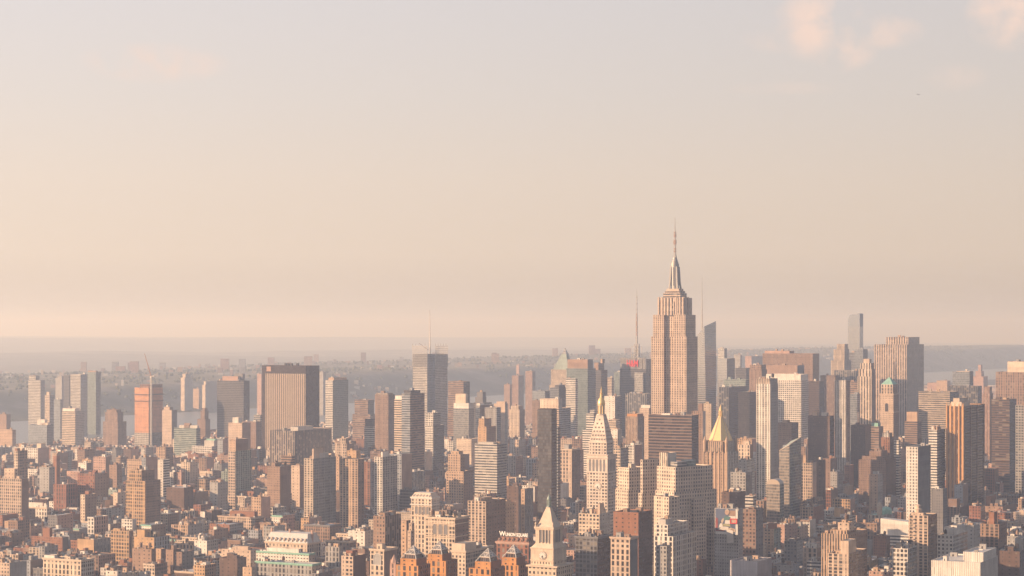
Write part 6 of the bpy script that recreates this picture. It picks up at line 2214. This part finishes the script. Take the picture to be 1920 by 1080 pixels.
stuff = MB()
nfl = 0
for k, (Y, a0, b0, w, l, h, px) in enumerate(lots):
    c = fr_.choices(CN, CWT)[0]
    pt = fr_.choice(FRONTS)
    sd = fr_.choice(['few', 'few', 'blank', 'punch', pt]) + ':' + fr_.choice([c, c, 'umber', 'brown', 'grey', 'pink'])
    rf = fr_.choices(['tar', 'gravel', 'silver', 'dgrey'], [5, 4, 3, 3])[0]
    fk = pt + ':' + c
    X, Yc = g2w(a0 + w, b0)
    rg = random.Random(k * 7 + 3)
    if k in chosen:
        py = zpix(h, X, Yc)
        feat = rg.choice(['a roof water tank', 'a boxy stair bulkhead', 'a flat roof', 'a projecting cornice'])
        noun = {'loft': 'loft', 'arch': 'loft', 'punch': 'tenement', 'few': 'walk-up house', 'small': 'apartment house', 'big': 'loft', 'balc': 'apartment house'}[pt]
        lb = make_label(px, py, c, h, feat, noun)
        if lb:
            kind = noun.replace(' ', '_').replace('-', '_')
            s = Site.__new__(Site)
            s.C, s.d, s.base = (X, Yc), Yc, drop(X, Yc)
            rt = s.root(kind, lb, noun, 'low buildings of the near streets')
            mb, rb = MB(), MB()
            mb.box(-w, 0, 0, l, 0, h, fk, sd)
            mb.parapet(-w, 0, 0, l, h - .9, h, c, .4)
            mb.build('wall', rt)
            rb.face([(-w + .4, .4, h - .9), (-.4, .4, h - .9), (-.4, l - .4, h - .9), (-w + .4, l - .4, h - .9)], rf)
            rb.build('roof', rt)
            if feat == 'a projecting cornice' or rg.random() < .3:
                cb = MB()
                cc = rg.choice([c, 'cream', 'umber', 'copper'] if feat == 'a projecting cornice' else [c])
                cb.box(-w, 0, -.9, -.03, h - 1.1, h + .15, cc, None, cc)
                cb.box(-w, 0, -.45, -.03, h - 1.9, h - 1.1, cc, None, cc)
                cb.build('cornice', rt)
            if feat == 'a roof water tank':
                q = rg.uniform(.75, 1.0)
                put('water_tank', rg.choice(['dbrown', 'brown', 'umber', 'black']), rt, -w * rg.uniform(.3, .7), l * rg.uniform(.2, .6), h - .9, q, q, q)
            if feat != 'a flat roof':
                put('bulkhead', rg.choice([c, c, 'tan', 'white', 'grey', 'rust']), rt, -w * rg.uniform(.3, .7), l * .8, h - .9, min(w * .5, rg.uniform(3, 6)), min(l * .3, 6), rg.uniform(2.8, 4.5))
            for _ in range(rg.choice([1, 2, 2, 3, 4])):
                kd = rg.choice(['chimney', 'air_unit', 'vent_pipe', 'skylight'])
                sx, sy, sz = {'chimney': (1, 1.4, 2.6), 'air_unit': (2.2, 1.8, 1.5), 'vent_pipe': (.8, .8, .8), 'skylight': (2, 1.8, 1.2)}[kd]
                put(kd, rg.choice([c, 'steel']) if kd != 'skylight' and kd != 'vent_pipe' else '', rt, -w * rg.uniform(.15, .85), l * rg.uniform(.1, .55), h - .9, sx, sy, sz)
            nfl += 1
            continue
    # the rest of the low city, read as one mass; built in grid axes and turned with its object
    bz = drop(X, Yc)
    stuff.box(a0, a0 + w, b0, b0 + l, bz, bz + h, fk, sd)
    t = .4
    stuff.face([(a0, b0, bz + h - .6), (a0 + w, b0, bz + h - .6), (a0 + w, b0 + l, bz + h - .6), (a0, b0 + l, bz + h - .6)], rf)
    if Y < 5200:
        for _ in range(rg.choice([1, 2, 2, 3, 4])):
            q, r_ = min(w * .6, rg.uniform(2.5, 6)), min(l * .4, rg.uniform(2.5, 7))
            x0, y0 = a0 + rg.uniform(.3, max(.4, w - q - .3)), b0 + rg.uniform(.5, max(.6, l - r_ - .5))
            stuff.box(x0, x0 + q, y0, y0 + r_, bz + h - .6, bz + h + rg.uniform(1.4, 4.2), rg.choice(['blank:' + c, 'blank:white', 'blank:tan', 'blank:grey', 'blank:rust']), None, rg.choice(['gravel', 'tar', 'silver']))
        if rg.random() < .45:
            x0, y0 = a0 + rg.uniform(.35, .65) * w, b0 + rg.uniform(.3, .7) * l
            z0 = bz + h - .6
            q = rg.uniform(1.3, 1.8)
            stuff.lathe(x0, y0, [(q * .8, z0), (q * .8, z0 + 2.2), (q, z0 + 2.3), (q * 1.02, z0 + 5.4), (0, z0 + 6.8)], rg.choice(['dbrown', 'brown', 'black']), 8)
    elif Y < 7000 and rg.random() < .6:
        stuff.box(a0 + w * .3, a0 + w * .6, b0 + l * .3, b0 + l * .7, bz + h - .6, bz + h + rg.uniform(2, 6), 'blank:' + c, None, 'gravel')
print('fill things', nfl)
so_ = structure('low_city_blocks', stuff.mesh('low_city_blocks'), 'stuff')
so_.rotation_euler = (0, 0, -PHI)

# ------------------------------------------------------------------ evening haze over the whole city
hz = bpy.data.materials.new('haze')
hz.use_nodes = True
nt = hz.node_tree
nt.nodes.clear()
o = nt.nodes.new('ShaderNodeOutputMaterial')
v = nt.nodes.new('ShaderNodeVolumePrincipled')
v.inputs['Color'].default_value = (*HAZE_COL, 1)
v.inputs['Absorption Color'].default_value = (1, 1, 1, 1)   # clean air: scatters, does not absorb
v.inputs['Density'].default_value = HAZE_D
v.inputs['Density Attribute'].default_value = ''
v.inputs['Color Attribute'].default_value = ''
v.inputs['Temperature Attribute'].default_value = ''
v.inputs['Anisotropy'].default_value = HAZE_G
nt.links.new(v.outputs[0], o.inputs['Volume'])
hz.cycles.homogeneous_volume = True
bm = bmesh.new()
bmesh.ops.create_cube(bm, size=1)
me = bpy.data.meshes.new('haze')
bm.to_mesh(me)
bm.free()
me.materials.append(hz)
ho = structure('haze', me, 'stuff')
zlo, zhi = -170.0, 470.0
ho.scale = (98000, 98000, zhi - zlo)
ho.location = (0, 0, (zhi + zlo) / 2)
